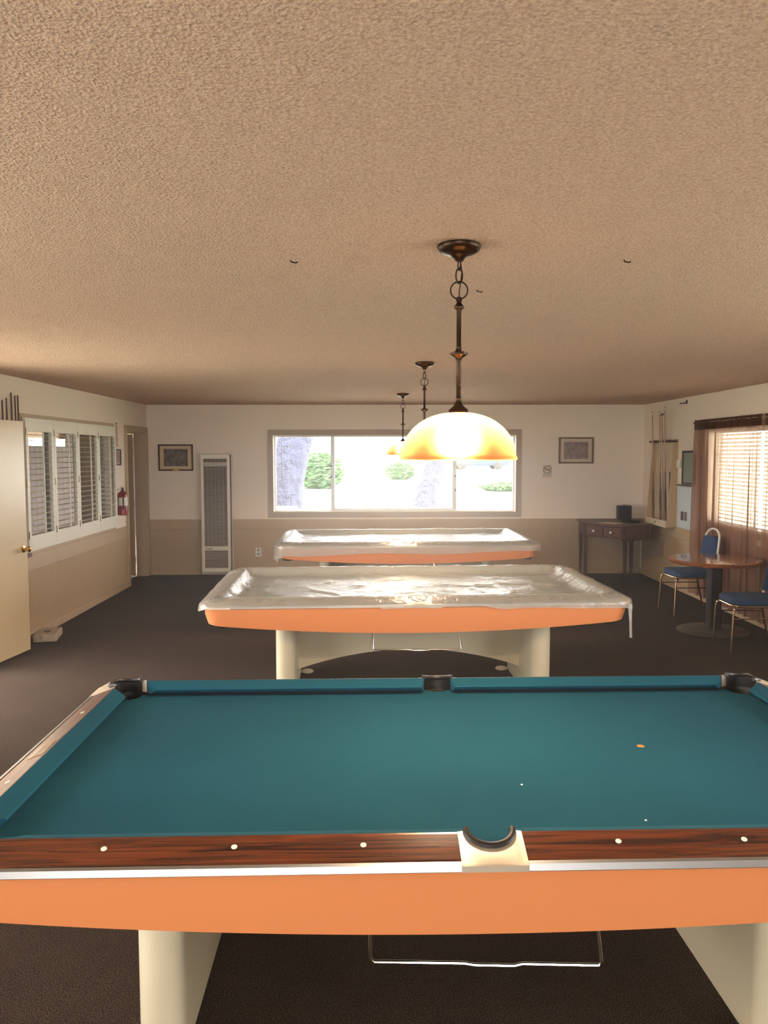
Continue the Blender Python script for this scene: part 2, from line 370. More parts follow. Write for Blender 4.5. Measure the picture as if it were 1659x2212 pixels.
# ------------------------------------------------------------------ left window and its four shutters
r = struct(empty('window_2'), 'window behind the white plantation shutters')
y0, y1, z0, z1 = WL
casing(r, 'x', XL, 1, y0 - 0.09, y1 + 0.07, z0 - 0.09, z1 + 0.07, 0.03, M_tan, 0.012)
for a, b_ in ((y0, y0 + 0.04), (y1 - 0.04, y1), (8.24, 8.28), (9.02, 9.10)): bar(r, 'frame_stile', XL - 0.13, XL - 0.08, a, b_, z0, z1, M_walu)
for a, b_ in ((z0, z0 + 0.04), (z1 - 0.04, z1)): bar(r, 'frame_rail', XL - 0.13, XL - 0.08, y0, y1, a, b_, M_walu)
for a, b_ in ((y0 + 0.04, 8.24), (8.28, 9.02), (9.10, y1 - 0.04)): MB().box(XL - 0.108, XL - 0.104, a, b_, z0 + 0.04, z1 - 0.04).build('pane', M_glass, r)
SW, SZ0, SZ1 = 0.6475, 0.838, 2.082
def make_shutter():
    root = empty('shutter_panel'); t = 0.028; st = 0.055
    for a in (0.002, SW - st - 0.002): MB().box(0, t, a, a + st, 0, SZ1 - SZ0).build('stile', M_white, root, bevel=0.003)
    MB().box(0, t, st, SW - st, 0, 0.145).build('bottom_rail', M_white, root, bevel=0.003)
    MB().box(0, t, st, SW - st, SZ1 - SZ0 - 0.125, SZ1 - SZ0).build('top_rail', M_white, root, bevel=0.003)
    n = 18; h0 = 0.145 + 0.03; h1 = SZ1 - SZ0 - 0.125 - 0.03; lv = None
    for k in range(n):
        z = h0 + (h1 - h0) * k / (n - 1)
        if lv is None:
            b = MB(); pr = [(-0.030, 0), (-0.018, 0.0035), (0.018, 0.0035), (0.030, 0), (0.018, -0.0035), (-0.018, -0.0035)]
            b.loft([[(px, yy, pz) for px, pz in pr] for yy in (st + 0.002, SW - st - 0.002)])
            lv = b.build('louver', M_white, root); o = lv
        else:
            o = lv.copy(); COL.objects.link(o); o.parent = root
        o.location = (t / 2, 0, z); o.rotation_euler = (0, 0.06, 0)
    MB().box(0.046, 0.058, SW / 2 - 0.006, SW / 2 + 0.006, h0 - 0.03, h1 + 0.02).build('tilt_rod', M_white, root)
    for zz in (0.12, 0.60, 1.08): MB().box(t, t + 0.004, -0.004, 0.010, zz, zz + 0.07).build('hinge', M_gold, root)
    return root
sh = make_shutter()
for k, lab in enumerate(('white plantation shutter panel nearest the open door', 'white plantation shutter panel second from the open door',
                         'white plantation shutter panel second from the fire extinguisher', 'white plantation shutter panel nearest the fire extinguisher')):
    o = sh if k == 0 else copy_tree(sh)
    o.location = (XL + 0.014, 7.42 + SW * k, SZ0)
    tag(o, lab, 'shutter', 'shutter panels over the left window')

# ------------------------------------------------------------------ doors in the left wall
def knob(root, name, loc, sgn, m=M_brass, ax='x'):
    b = MB(); prof = [(0.030, 0), (0.030, 0.006), (0.012, 0.010), (0.011, 0.028), (0.022, 0.036), (0.028, 0.048), (0.026, 0.060), (0.014, 0.068), (0.002, 0.070)]
    b.lathe(prof, seg=20); o = b.build(name, m, root, True); o.location = loc
    o.rotation_euler = (0, sgn * PI / 2, 0) if ax == 'x' else (-sgn * PI / 2, 0, 0)
    return o
M_door = mat('tan_door_paint', (206, 186, 148), 0.32, spec=0.5)
dr = struct(empty('door_1', (XL + 0.028, 6.275, 0.012), -math.radians(7.6)), 'open flush tan entrance door with brass knob')
MB().box(0, 0.036, 0, 0.812, 0, 2.022).build('door_leaf', M_door, dr, bevel=0.003)
k1 = knob(dr, 'door_knob', (0.036, 0.745, 0.905), 1); k2 = knob(dr, 'door_knob', (0.0, 0.745, 0.905), -1)
MB().box(0.006, 0.030, 0.811, 0.814, 0.875, 0.935).build('latch_plate', M_brass, dr)
for zz in (0.2, 1.0, 1.75): MB().tube([(0.0, -0.006, zz), (0.0, -0.006, zz + 0.09)], 0.007, 8).build('hinge', M_brass, dr)
casing(struct(empty('trim_4'), 'tan casing of the entrance doorway'), 'x', XL, 1, DL[0], DL[1], DL[2], DL[3], 0.07, M_tan, 0.02, bottom=False)
tr = struct(empty('trim_5'), 'tan casing of the far doorway')
casing(tr, 'x', XL, 1, DH[0], DH[1], DH[2], DH[3], 0.075, M_tan, 0.024, bottom=False)
for a, b_ in ((DH[0], DH[0] + 0.018), (DH[1] - 0.018, DH[1])): bar(tr, 'jamb', XL - T, XL, a, b_, 0, DH[3], M_tan)
bar(tr, 'head_jamb', XL - T, XL, DH[0] + 0.018, DH[1] - 0.018, DH[3] - 0.018, DH[3], M_tan)
d2 = struct(empty('door_2', (XL - T - 0.012, 11.385, 0.015), 0), 'tan door swung open into the far hallway')
MB().box(-0.83, 0, -0.02, 0.016, 0, 2.0).build('door_leaf', M_tan, d2, bevel=0.003)
knob(d2, 'door_knob', (-0.76, -0.02, 0.93), -1, ax='y')
for zz in (0.18, 0.98, 1.72): MB().tube([(0.004, 0.0, zz), (0.004, 0.0, zz + 0.09)], 0.006, 8).build('hinge', M_gold, d2)

# ------------------------------------------------------------------ right window
r = struct(empty('window_3'), 'window behind the brown sheer curtains')
y0, y1, z0, z1 = WR
casing(r, 'x', XR, -1, y0, y1, z0, z1, 0.06, M_tan, 0.02)
for a, b_ in ((y0, y0 + 0.035), (y1 - 0.035, y1), (7.9, 7.95)): bar(r, 'frame_stile', XR + 0.08, XR + 0.13, a, b_, z0, z1, M_walu)
for a, b_ in ((z0, z0 + 0.035), (z1 - 0.035, z1)): bar(r, 'frame_rail', XR + 0.08, XR + 0.13, y0, y1, a, b_, M_walu)
for a, b_ in ((y0 + 0.035, 7.9), (7.95, y1 - 0.035)): MB().box(XR + 0.102, XR + 0.106, a, b_, z0 + 0.035, z1 - 0.035).build('pane', M_glass, r)
bl = tag(empty('wood_blind', (XR + 0.035, (y0 + y1) / 2, 0)), 'white wide slat blind behind the brown sheer curtains', 'blind')
hw = (y1 - y0) / 2 - 0.02
MB().box(-0.03, 0.03, -hw, hw, z1 - 0.05, z1 - 0.003).build('head_rail', M_white, bl)
s0 = None; n = 24
for k in range(n):
    if s0 is None: s0 = MB().box(-0.024, 0.024, -hw, hw, -0.0015, 0.0015).build('slat', M_white, bl); o = s0
    else: o = s0.copy(); COL.objects.link(o); o.parent = bl
    o.location = (0, 0, z0 + 0.045 + k * (z1 - z0 - 0.12) / (n - 1)); o.rotation_euler = (0, 0.45, 0)
MB().box(-0.026, 0.026, -hw, hw, z0 + 0.004, z0 + 0.024).build('bottom_rail', M_white, bl)
for yy in (-0.9, -0.3, 0.3, 0.9): MB().box(-0.027, -0.0255, yy - 0.008, yy + 0.008, z0 + 0.02, z1 - 0.04).build('ladder_tape', M_white, bl)

M_sheer = mat('brown_sheer_fabric', (146, 108, 92), 0.9, spec=0.1, transl=0.22, trans=0.24, alpha_rgb=(238, 220, 208))
M_sheer2 = mat('brown_sheer_hem', (84, 54, 42), 0.9, spec=0.1, transl=0.35, trans=0.12)
def curtain(name, label, ya, yb, seed):
    rd = random.Random(seed); root = tag(empty(name, (XR - 0.062, 0, 0)), label, 'curtain', 'brown sheer curtains on the right wall')
    n = 420; rows = [(2.02, 0.5), (1.9, 0.75), (1.6, 0.95), (1.2, 1.1), (0.8, 1.2), (0.4, 1.25), (0.06, 1.3)]
    ph = [(rd.uniform(5, 7.5), rd.uniform(0, 6), 0.5), (rd.uniform(9, 13), rd.uniform(0, 6), 0.35), (rd.uniform(17, 23), rd.uniform(0, 6), 0.22)]
    def pt(i, z, a):
        t = i / n; y = ya + (yb - ya) * t
        q = sum(w_ * math.sin(f_ * 3.1 * y + p_) for f_, p_, w_ in ph); am = 0.5 + 0.5 * math.sin(5.3 * y + seed)
        yo = (0.014 + 0.030 * am) * a * math.sin(36.0 * y + 1.6 * q); e = min(1, 8 * t, 8 * (1 - t))
        return (0.016 * a * math.cos(36.0 * y + 1.6 * q) + 0.006 * q, y + yo * e + 0.02 * (2.02 - z) * t ** 3, z)
    b = MB(); g = [[pt(i, z, a) for i in range(n + 1)] for z, a in rows]
    b.loft(g, False, False); b.build('curtain_sheet', M_sheer, root, True)
    b = MB(); g = []
    for z, a in ((2.135, 0.5), (2.11, 0.55), (2.02, 0.6)):
        g.append([pt(i, 2.02, a)[:2] + (z,) for i in range(n + 1)])
    b.loft(g, False, False); o = b.build('rod_pocket', M_sheer2, root, True); o['label'] = 'dark doubled heading'
    return root
curtain('sheer_curtain', 'brown sheer curtain hanging beside the blue-white board', 7.90, 9.56, 3)
curtain('sheer_curtain', 'second brown sheer curtain, cut by the edge of the photo', 6.30, 7.86, 8)
rod = tag(empty('curtain_rod', (XR - 0.062, 0, 2.105)), 'slim dark rod threaded through the brown sheer curtains', 'curtain rod')
MB().tube([(0, 6.3, 0), (0, 9.60, 0)], 0.006, 8).build('rod', M_gold, rod)
for yy in (6.32, 9.585): MB().box(-0.006, 0.060, yy - 0.006, yy + 0.006, -0.012, 0.006).build('bracket', M_gold, rod)

# ------------------------------------------------------------------ rear window (behind the photographer)
r = struct(empty('window_4'), 'wide window behind the photographer')
x0, x1, z0, z1 = WQ
casing(r, 'y', YR, 1, x0, x1, z0, z1, 0.08, M_tan)
for xm in (x0 + 0.02, -0.45, x1 - 0.02): bar(r, 'mullion', xm - 0.02, xm + 0.02, YR - 0.12, YR - 0.07, z0, z1, M_walu)
for p0, p1 in ((x0 + 0.04, -0.47), (-0.43, x1 - 0.04)): MB().box(p0, p1, YR - 0.102, YR - 0.098, z0, z1).build('pane', M_glass, r)

r = struct(empty('window_added_right'), 'unseen added window in the curtained wall, lighting the left wall')
y0, y1, z0, z1 = WS
casing(r, 'x', XR, -1, y0, y1, z0, z1, 0.06, M_tan, 0.02)
for yy in (y0 + 0.02, 1.85, y1 - 0.02): bar(r, 'mullion', XR + 0.07, XR + 0.12, yy - 0.02, yy + 0.02, z0, z1, M_walu)
for a, b_ in ((y0 + 0.04, 1.83), (1.87, y1 - 0.04)): MB().box(XR + 0.098, XR + 0.102, a, b_, z0, z1).build('pane', M_glass, r)
r = struct(empty('window_added_left'), 'unseen added window in the shuttered wall, lighting the right wall')
y0, y1, z0, z1 = WT
casing(r, 'x', XL, 1, y0, y1, z0, z1, 0.06, M_tan, 0.02)
for yy in (y0 + 0.02, 1.85, y1 - 0.02): bar(r, 'mullion', XL - 0.12, XL - 0.07, yy - 0.02, yy + 0.02, z0, z1, M_walu)
for a, b_ in ((y0 + 0.04, 1.83), (1.87, y1 - 0.04)): MB().box(XL - 0.102, XL - 0.098, a, b_, z0, z1).build('pane', M_glass, r)
# ------------------------------------------------------------------ pool tables
HX_, HY_ = 1.27, 0.635
def zt(u): return 0.799 - max(0.0, u - 0.058) * 0.36
CC = (1.305, 0.670); RC = 0.066       # corner pocket
SC_ = (0.0, 0.692); RS = 0.062; RSY = 0.050        # side pocket
def arc(c, r_, a0, a1, n, ry=None): return [(c[0] + r_ * math.cos(a0 + (a1 - a0) * k / n), c[1] + (ry or r_) * math.sin(a0 + (a1 - a0) * k / n)) for k in range(n + 1)]
def resample(p, n):
    d = [0]
    for a, b_ in zip(p, p[1:]): d.append(d[-1] + math.dist(a, b_))
    out = []
    for k in range(n):
        t = d[-1] * k / (n - 1); i = 0
        while i < len(p) - 2 and d[i + 1] < t: i += 1
        s = (t - d[i]) / max(1e-9, d[i + 1] - d[i]); out.append((p[i][0] + (p[i + 1][0] - p[i][0]) * s, p[i][1] + (p[i + 1][1] - p[i][1]) * s))
    return out
def make_table():
    R = empty('pool_table')
    ang = lambda p, c: math.atan2(p[1] - c[1], p[0] - c[0])
    # bed with pocket notches
    ex, ey = HX_ + 0.045, HY_ + 0.045; q = []
    dx = math.sqrt(RC ** 2 - (ey - CC[1]) ** 2); dy = math.sqrt(RC ** 2 - (ex - CC[0]) ** 2)
    quad = arc(CC, RC, ang((ex, CC[1] - dy), CC) + 2 * PI, ang((CC[0] - dx, ey), CC) + 0 * PI, 14)      # from right edge round to top edge, inside
    BC, BR = (0.0, 0.748), 0.062; ds = math.sqrt(BR ** 2 - (0.722 - BC[1]) ** 2)
    side = [(0.10, ey), (0.10, 0.722)] + arc(BC, BR, 2 * PI + ang((ds, 0.722), BC), 2 * PI + ang((-ds, 0.722), BC), 12) + [(-0.10, 0.722), (-0.10, ey)]
    q += quad; q += side; q += [(-x, y) for x, y in reversed(quad)]
    q += [(-x, -y) for x, y in quad]; q += [(-x, -y) for x, y in side]; q += [(x, -y) for x, y in reversed(quad)]
    MB().prism(q, 0.728, 0.742).build('bed_cloth', M_felt, R)
    MB().box(-1.215, 1.215, -0.615, 0.615, 0.63, 0.727).build('bed_frame_block', M_dark, R)  # dark box added inside the table to block light
    # cushions, rails and trims, each run between two pockets
    cush = [(0.0, 0.776), (0.003, 0.781), (0.03, 0.790), (0.050, 0.798), (0.058, 0.799), (0.058, 0.744), (0.03, 0.750), (0.004, 0.768)]
    railp = [(0.058, 0.799), (0.064, zt(0.064) + 0.001), (0.10, zt(0.10) + 0.001), (0.138, zt(0.138)), (0.145, zt(0.145) - 0.002), (0.145, 0.752), (0.058, 0.752)]
    trimp = [(0.1455, 0.7685), (0.1565, 0.7660), (0.1612, 0.7505), (0.1605, 0.749), (0.1455, 0.749)]
    def run(prof, e0, e1, mapf, name, m, smooth=True):
        b = MB(); b.loft([[mapf(e(u), u, z) for u, z in prof] for e in (e0, e1)])
        return b.build(name, m, R, smooth)
    for sy in (1, -1):
        for sx in (1, -1):
            f = lambda a, u, z, sx=sx, sy=sy: (sx * a, sy * (HY_ + u), z)
            run(cush, lambda u: 0.069 - 0.22 * u, lambda u: 1.175 + 0.8 * u, f, 'cushion', M_felt)
            run(railp, lambda u: 0.0815, lambda u: 1.2245, f, 'rail', M_rose, False)
            run(trimp, lambda u: 0.0815, lambda u: 1.2245, f, 'rail_trim', M_alu, False)
    for sx in (1, -1):
        f = lambda a, u, z, sx=sx: (sx * (HX_ + u), a, z)
        run(cush, lambda u: -0.54 - 0.8 * u, lambda u: 0.54 + 0.8 * u, f, 'cushion', M_felt)
        run(railp, lambda u: -0.5895, lambda u: 0.5895, f, 'rail', M_rose_y, False)
        run(trimp, lambda u: -0.5895, lambda u: 0.5895, f, 'rail_trim', M_alu, False)
    # sights
    def sight(cx, cy_, name='sight', m=M_pearl, rx=0.0075, ry=0.0065):
        pts = []
        for k in range(12):
            x = cx + rx * math.cos(2 * PI * k / 12); y = cy_ + ry * math.sin(2 * PI * k / 12)
            pts.append((x, y, zt(max(abs(x) - HX_, abs(y) - HY_)) + 0.0022))
        b = MB(); b.loft([[(x, y, z - 0.002) for x, y, z in pts], pts]); b.build(name, m, R)
    for sy in (1, -1):
        for k in (-3, -2, -1, 1, 2, 3): sight(0.3175 * k, sy * (HY_ + 0.094))
    for k in (-1, 0, 1): sight(HX_ + 0.094, 0.3175 * k)
    for k in (-1, 1): sight(-HX_ - 0.094, 0.3175 * k)
    # maker's plate on the left end rail
    def plate(name, x0, x1, y0, y1, up, m):
        p = [(x, y, zt(-x - HX_) + up) for x, y in ((x0, y0), (x1, y0), (x1, y1), (x0, y1))]
        b = MB(); b.loft([[(x, y, z - 0.002) for x, y, z in p], p]); return b.build(name, m, R)
    o = plate('name_plate', -1.385, -1.343, -0.12, 0.01, 0.0026, M_brass); plate('name_plate_face', -1.382, -1.346, -0.117, 0.007, 0.0030, M_rose_y)
    # castings
    n = 30
    def casting(inner, outer, name):
        inner = resample(inner, n); outer = resample(outer, n)
        ti = [(x, y, zt(max(abs(x) - HX_, abs(y) - HY_)) + 0.0016) for x, y in inner]
        mid = [(a[0] + (b_[0] - a[0]) * 0.93, a[1] + (b_[1] - a[1]) * 0.93) for a, b_ in zip(inner, outer)]
        tm = [(x, y, zt(min(0.15, max(abs(x) - HX_, abs(y) - HY_))) + 0.0016) for x, y in mid]
        to = [(x, y, 0.764) for x, y in outer]; bo = [(x, y, 0.7485) for x, y in outer]; bi = [(x, y, 0.750) for x, y in inner]
        b = MB(); b.loft([bi, ti, tm, to, bo], False, False)
        for k in (0, n - 1): b.add([bi[k], ti[k], tm[k], to[k], bo[k]], [(0, 1, 2, 3, 4)])
        b.build(name, M_cast, R, True)
    def pocket(c, r_, a0, a1, tilt):
        q_ = RSY / RS if abs(c[0]) < 0.1 else 1.0
        b = MB(); pts = [(x, y, zt(max(abs(x) - HX_, abs(y) - HY_)) + 0.005) for x, y in arc(c, r_ - 0.003, a0, a1, 24, q_ * (r_ - 0.003))]
        b.tube(pts, 0.0085, 8); rim = b.build('pocket_rim', M_black, R, True)
        b = MB(); up = [(p[0], p[1], p[2]) for p in pts]; lo = [(p[0], p[1], 0.735) for p in pts]
        b.loft([up, lo], False, False)
        sh = 0.02 if abs(c[0]) < 0.1 else 0.012
        def cz(z): return max(0.0, min(1.0, (0.745 - z) / 0.06)) * sh
        b.loft([[(c[0] + rr * math.cos(2 * PI * k / 24) - math.copysign(cz(z), c[0]) * (abs(c[0]) > 0.1), c[1] + rr * q_ * math.sin(2 * PI * k / 24) - math.copysign(cz(z), c[1]), z) for k in range(24)] for rr, z in ((r_ - 0.002, 0.738), (r_, 0.70), (r_ * 0.98, 0.66), (r_ * 0.9, 0.625), (r_ * 0.7, 0.606), (0.004, 0.602))], True, False)
        b.build('pocket', M_black, R, True)
    for sx in (1, -1):
        for sy in (1, -1):
            fx = lambda p, sx=sx, sy=sy: [(sx * x, sy * y) for x, y in p]
            inner = [(1.225, 0.694)] + arc(CC, RC, math.radians(158), math.radians(-68), 22) + [(1.329, 0.59)]
            ro = 0.105; ox, oy = HX_ + 0.161, HY_ + 0.161
            outer = [(1.225, oy)] + arc((ox - ro, oy - ro), ro, PI / 2, 0, 12) + [(ox, 0.59)]
            casting(fx(inner), fx(outer), 'corner_casting')
            a = [math.radians(v) for v in (165, -75)]
            if sx < 0: a = [PI - v for v in a]
            if sy < 0: a = [-v for v in a]
            pocket((sx * CC[0], sy * CC[1]), RC, a[0], a[1], 0)
    for sy in (1, -1):
        fx = lambda p, sy=sy: [(x, sy * y) for x, y in p]
        inner = [(-0.081, 0.694)] + arc(SC_, RS, math.radians(184), math.radians(-4), 22, RSY) + [(0.081, 0.694)]
        casting(fx(inner), fx([(-0.081, 0.796), (0.081, 0.796)]), 'side_casting')
        a = [sy * math.radians(v) for v in (186, -6)]
        pocket((0, sy * SC_[1]), RS, a[0], a[1], 0)
    # worn casting mark
    MB().add([(-0.012, -0.778, zt(0.143) + 0.0022), (0.003, -0.778, zt(0.143) + 0.0022), (0.002, -0.756, zt(0.121) + 0.0022), (-0.006, -0.758, zt(0.123) + 0.0022)], [(0, 1, 2, 3)]).build('worn_mark', mat('worn_grey', (120, 96, 66), 0.7), R)
    # apron
    po = rrect(1.408, 0.780, 0.11, 10); pr = []
    for a, b_ in zip(po, po[1:] + po[:1]):
        d = math.dist(a, b_); m_ = max(1, int(d / 0.05))
        for k in range(m_): pr.append((a[0] + (b_[0] - a[0]) * k / m_, a[1] + (b_[1] - a[1]) * k / m_))
    def ins(p, d): return (p[0] * (1 - d / 1.408), p[1] * (1 - d / 0.78))
    zb = lambda x: 0.572 + 0.034 * x * x
    b = MB(); b.loft([[(*ins(p, 0.004), 0.7480) for p in pr], [(*p, 0.7485) for p in pr], [(*ins(p, 0.004), 0.70) for p in pr], [(*ins(p, 0.02), zb(p[0])) for p in pr], [(*ins(p, 0.045), zb(p[0]) + 0.002) for p in pr]], True, False)
    o = b.build('apron', M_orange, R, True)
    b = MB().prism([ins(p, 0.04) for p in pr], 0.655, 0.662); b.build('underside_panel', M_dark, R)
    # pedestal legs with rounded ends, arched stretcher
    for s in (1, -1):
        pl = []
        for k in range(13): a = PI * k / 12; pl.append((0.066 * math.cos(a), 0.40 + 0.066 * math.sin(a)))
        for k in range(13): a = PI + PI * k / 12; pl.append((0.066 * math.cos(a), -0.40 + 0.066 * math.sin(a)))
        b = MB(); b.loft([[(s * 0.90 + x * f_, y * g_, z) for x, y in pl] for f_, g_, z in ((0.97, 0.985, 0.0), (1, 1, 0.012), (1, 1, 0.58))])
        b.build('pedestal_leg', M_cream, R, True)
        b = MB(); b.loft([[(s * 0.90 + x * 0.86, y * 0.97, z) for x, y in pl] for z in (0.5802, 0.6545)]); b.build('leg_cap', M_dark, R, True)
        for sy in (1, -1):
            b = MB(); b.lathe([(0.045, 0.0), (0.050, 0.008), (0.042, 0.018), (0.012, 0.024)], (s * 0.785, sy * 0.40, 0.0), 20); b.build('foot_disc', M_cream, R, True)
    ar = []
    for k in range(33):
        x = -0.834 + 1.668 * k / 32; ar.append((x, 0.14 + 0.14 * (1 - (x / 0.834) ** 2)))
    poly = ar + [(0.834, 0.65), (-0.834, 0.65)]; nn = len(poly)
    b = MB(); b.add([(x, -0.015, z) for x, z in poly] + [(x, 0.015, z) for x, z in poly],
                    [tuple(range(nn)), tuple(range(2 * nn - 1, nn - 1, -1))] + [(i, (i + 1) % nn, nn + (i + 1) % nn, nn + i) for i in range(nn)])
    b.build('arched_stretcher', M_cream, R)
    # wire rack hanger under the apron
    y = -0.66
    b = MB(); b.tube([(-0.30, y, 0.653), (-0.30, y, 0.448), (-0.29, y, 0.44), (-0.06, y - 0.01, 0.438), (-0.03, y - 0.012, 0.434), (0.07, y - 0.018, 0.434), (0.09, y - 0.02, 0.440), (0.285, y - 0.032, 0.440), (0.292, y - 0.032, 0.45), (0.27, y - 0.02, 0.653)], 0.005, 8)
    b.build('rack_hanger', M_chrome, R, True)
    return R
t1 = make_table(); t1.location = (0.283, 2.645, 0); t1.rotation_euler = (0, 0, math.radians(0.8))
tag(t1, 'uncovered teal felt pool table with orange apron, nearest', 'pool table', 'orange pool tables in a row')
t2 = copy_tree(t1); t2.location = (0.275, 5.95, 0); t2.rotation_euler = (0, 0, math.radians(2.2))
tag(t2, 'middle orange pool table under a cream plastic cover', 'pool table', 'orange pool tables in a row')
t3 = copy_tree(t1); t3.location = (0.365, 9.235, 0); t3.rotation_euler = (0, 0, math.radians(1.5))
tag(t3, 'farthest orange pool table, right below the wide window', 'pool table', 'orange pool tables in a row')
# things lying on the near cloth
b = MB(); b.lathe([(0.013, 0), (0.013, 0.0006)], (0, 0, 0), 16)
o = b.build('foot_spot', mat('worn_orange_spot', (200, 120, 60), 0.7), t1); o.location = (0.641, 0.03, 0.7422)
M_chip = mat('chalk_white', (235, 232, 224), 0.8)
for lab, x, y in (('white crumb of chalk in the middle of the teal felt', 0.453, 2.367), ('white crumb of chalk near the side cushion on teal felt', 0.75, 2.124)):
    b = MB(); b.lathe([(0.002, 0), (0.004, 0.0015), (0.003, 0.003), (0.0005, 0.004)], (0, 0, 0), 7)
    o = b.build('chalk_crumb', M_chip, None, True, (x, y, 0.7421)); tag(o, lab, 'chalk')

# ------------------------------------------------------------------ plastic covers
def cover(name, label, loc, rz, hem, seed, spike=None):
    root = tag(empty(name, loc, rz), label, 'table cover', 'plastic covers on the far pool tables')
    hx, hy, rr = 1.437, 0.803, 0.115
    base = rrect(hx, hy, rr, 10); per = []
    for a, b_ in zip(base, base[1:] + base[:1]):
        m_ = max(1, int(math.dist(a, b_) / 0.022))
        for k in range(m_): per.append((a[0] + (b_[0] - a[0]) * k / m_, a[1] + (b_[1] - a[1]) * k / m_))
    def inset(p, d):
        x, y = p; r_ = max(rr - d, 0.012); kx, ky = hx - rr, hy - rr
        cx, cy_ = max(-kx, min(kx, x)), max(-ky, min(ky, y))
        if d <= rr - 0.012:
            return (cx + (x - cx) * r_ / rr, cy_ + (y - cy_) * r_ / rr)
        e = d - (rr - 0.012); sx = (kx - e) / kx; sy = max(0.01, (ky - e) / ky)
        return (cx * sx + (x - cx) * r_ / rr, cy_ * sy + (y - cy_) * r_ / rr)
    def nz(x, y, s): return noise.noise(Vector((x * s + seed * 7.3, y * s, seed * 3.1)))
    prof = [(0.0, 0.772), (0.012, 0.779), (0.05, 0.792), (0.09, 0.805), (0.12, 0.807), (0.15, 0.799), (0.175, 0.783), (0.20, 0.766), (0.225, 0.755), (0.25, 0.750)]
    d = 0.27
    while d < 0.79: prof.append((d, 0.748)); d += 0.02
    rings = []
    # skirt, from hem up
    for t in (1.0, 0.75, 0.5, 0.25):
        ring = []
        for p in per:
            h = hem(p[0], p[1]) * t; l = math.hypot(*p); wv = 0.010 * t * nz(p[0] * 1.0, p[1] * 1.0, 6) + 0.005 * t
            nxp = (p[0] / hx) ** 5; nyp = (p[1] / hy) ** 5; nl = math.hypot(nxp, nyp)
            ring.append((p[0] + nxp / nl * (wv + 0.004), p[1] + nyp / nl * (wv + 0.004), 0.772 - h))
        rings.append(ring)
    for dd, z in prof:
        ring = []
        for p in per:
            x, y = inset(p, dd)
            wv = 0.005 * nz(x, y, 5) + 0.003 * nz(x, y, 14)
            rdg = 1 - abs(nz(x + 0.3 * nz(x, y, 2), y, 3.2)) * 6
            if dd > 0.13: wv += 0.009 * max(0, rdg) * min(1, (dd - 0.13) / 0.1)
            elif dd > 0.0: wv += 0.004 * max(0, rdg)
            ring.append((x, y, z + max(wv, -0.002 if dd < 0.2 else -0.003) + 0.003))
        rings.append(ring)
    b = MB(); b.loft(rings, True, False); k = len(rings) - 1; n_ = len(per)
    b.f.append(tuple(k * n_ + i for i in range(n_)))
    b.build('cover_sheet', M_vinyl, root, True)
    if spike:
        x, y, zt_, zb_ = spike
        b = MB(); b.loft([[(x - 0.012, y - 0.003, zt_), (x + 0.016, y - 0.003, zt_), (x + 0.016, y + 0.002, zt_), (x - 0.012, y + 0.002, zt_)],
                          [(x - 0.004, y - 0.012, (zt_ + zb_) / 2), (x + 0.012, y - 0.012, (zt_ + zb_) / 2), (x + 0.012, y - 0.008, (zt_ + zb_) / 2), (x - 0.004, y - 0.008, (zt_ + zb_) / 2)],
                          [(x + 0.002, y - 0.008, zb_), (x + 0.018, y - 0.008, zb_), (x + 0.018, y - 0.005, zb_), (x + 0.002, y - 0.005, zb_)]])
        b.build('hanging_tail', M_vinyl, root)
    return root
def hem2(x, y):
    h = 0.014 + 0.008 * math.sin(x * 5.1 + 0.6) * math.sin(x * 2.3)
    if y < 0:
        if x > 0.42: h += 0.026 * min(1, (x - 0.42) / 0.12) 
        if -0.25 < x < 0.15: h += 0.012
    h += 0.03 * max(0, (abs(x) - 1.36) / 0.07)
    return max(0.008, h)
def hem3(x, y):
    h = 0.085 + 0.010 * math.sin(x * 4.3) - 0.012 * x
    if x < -1.3: h += 0.05 * (-x - 1.3) / 0.13
    return h
cover('plastic_table_cover', 'cream translucent plastic cover sagging over the middle pool table', (0.275, 5.95, 0), math.radians(2.2), hem2, 1, (1.395, -0.792, 0.755, 0.53))
cover('plastic_table_cover', 'plastic cover mirroring the window on the farthest pool table', (0.365, 9.235, 0), math.radians(1.5), hem3, 5, (-1.40, -0.792, 0.67, 0.60))

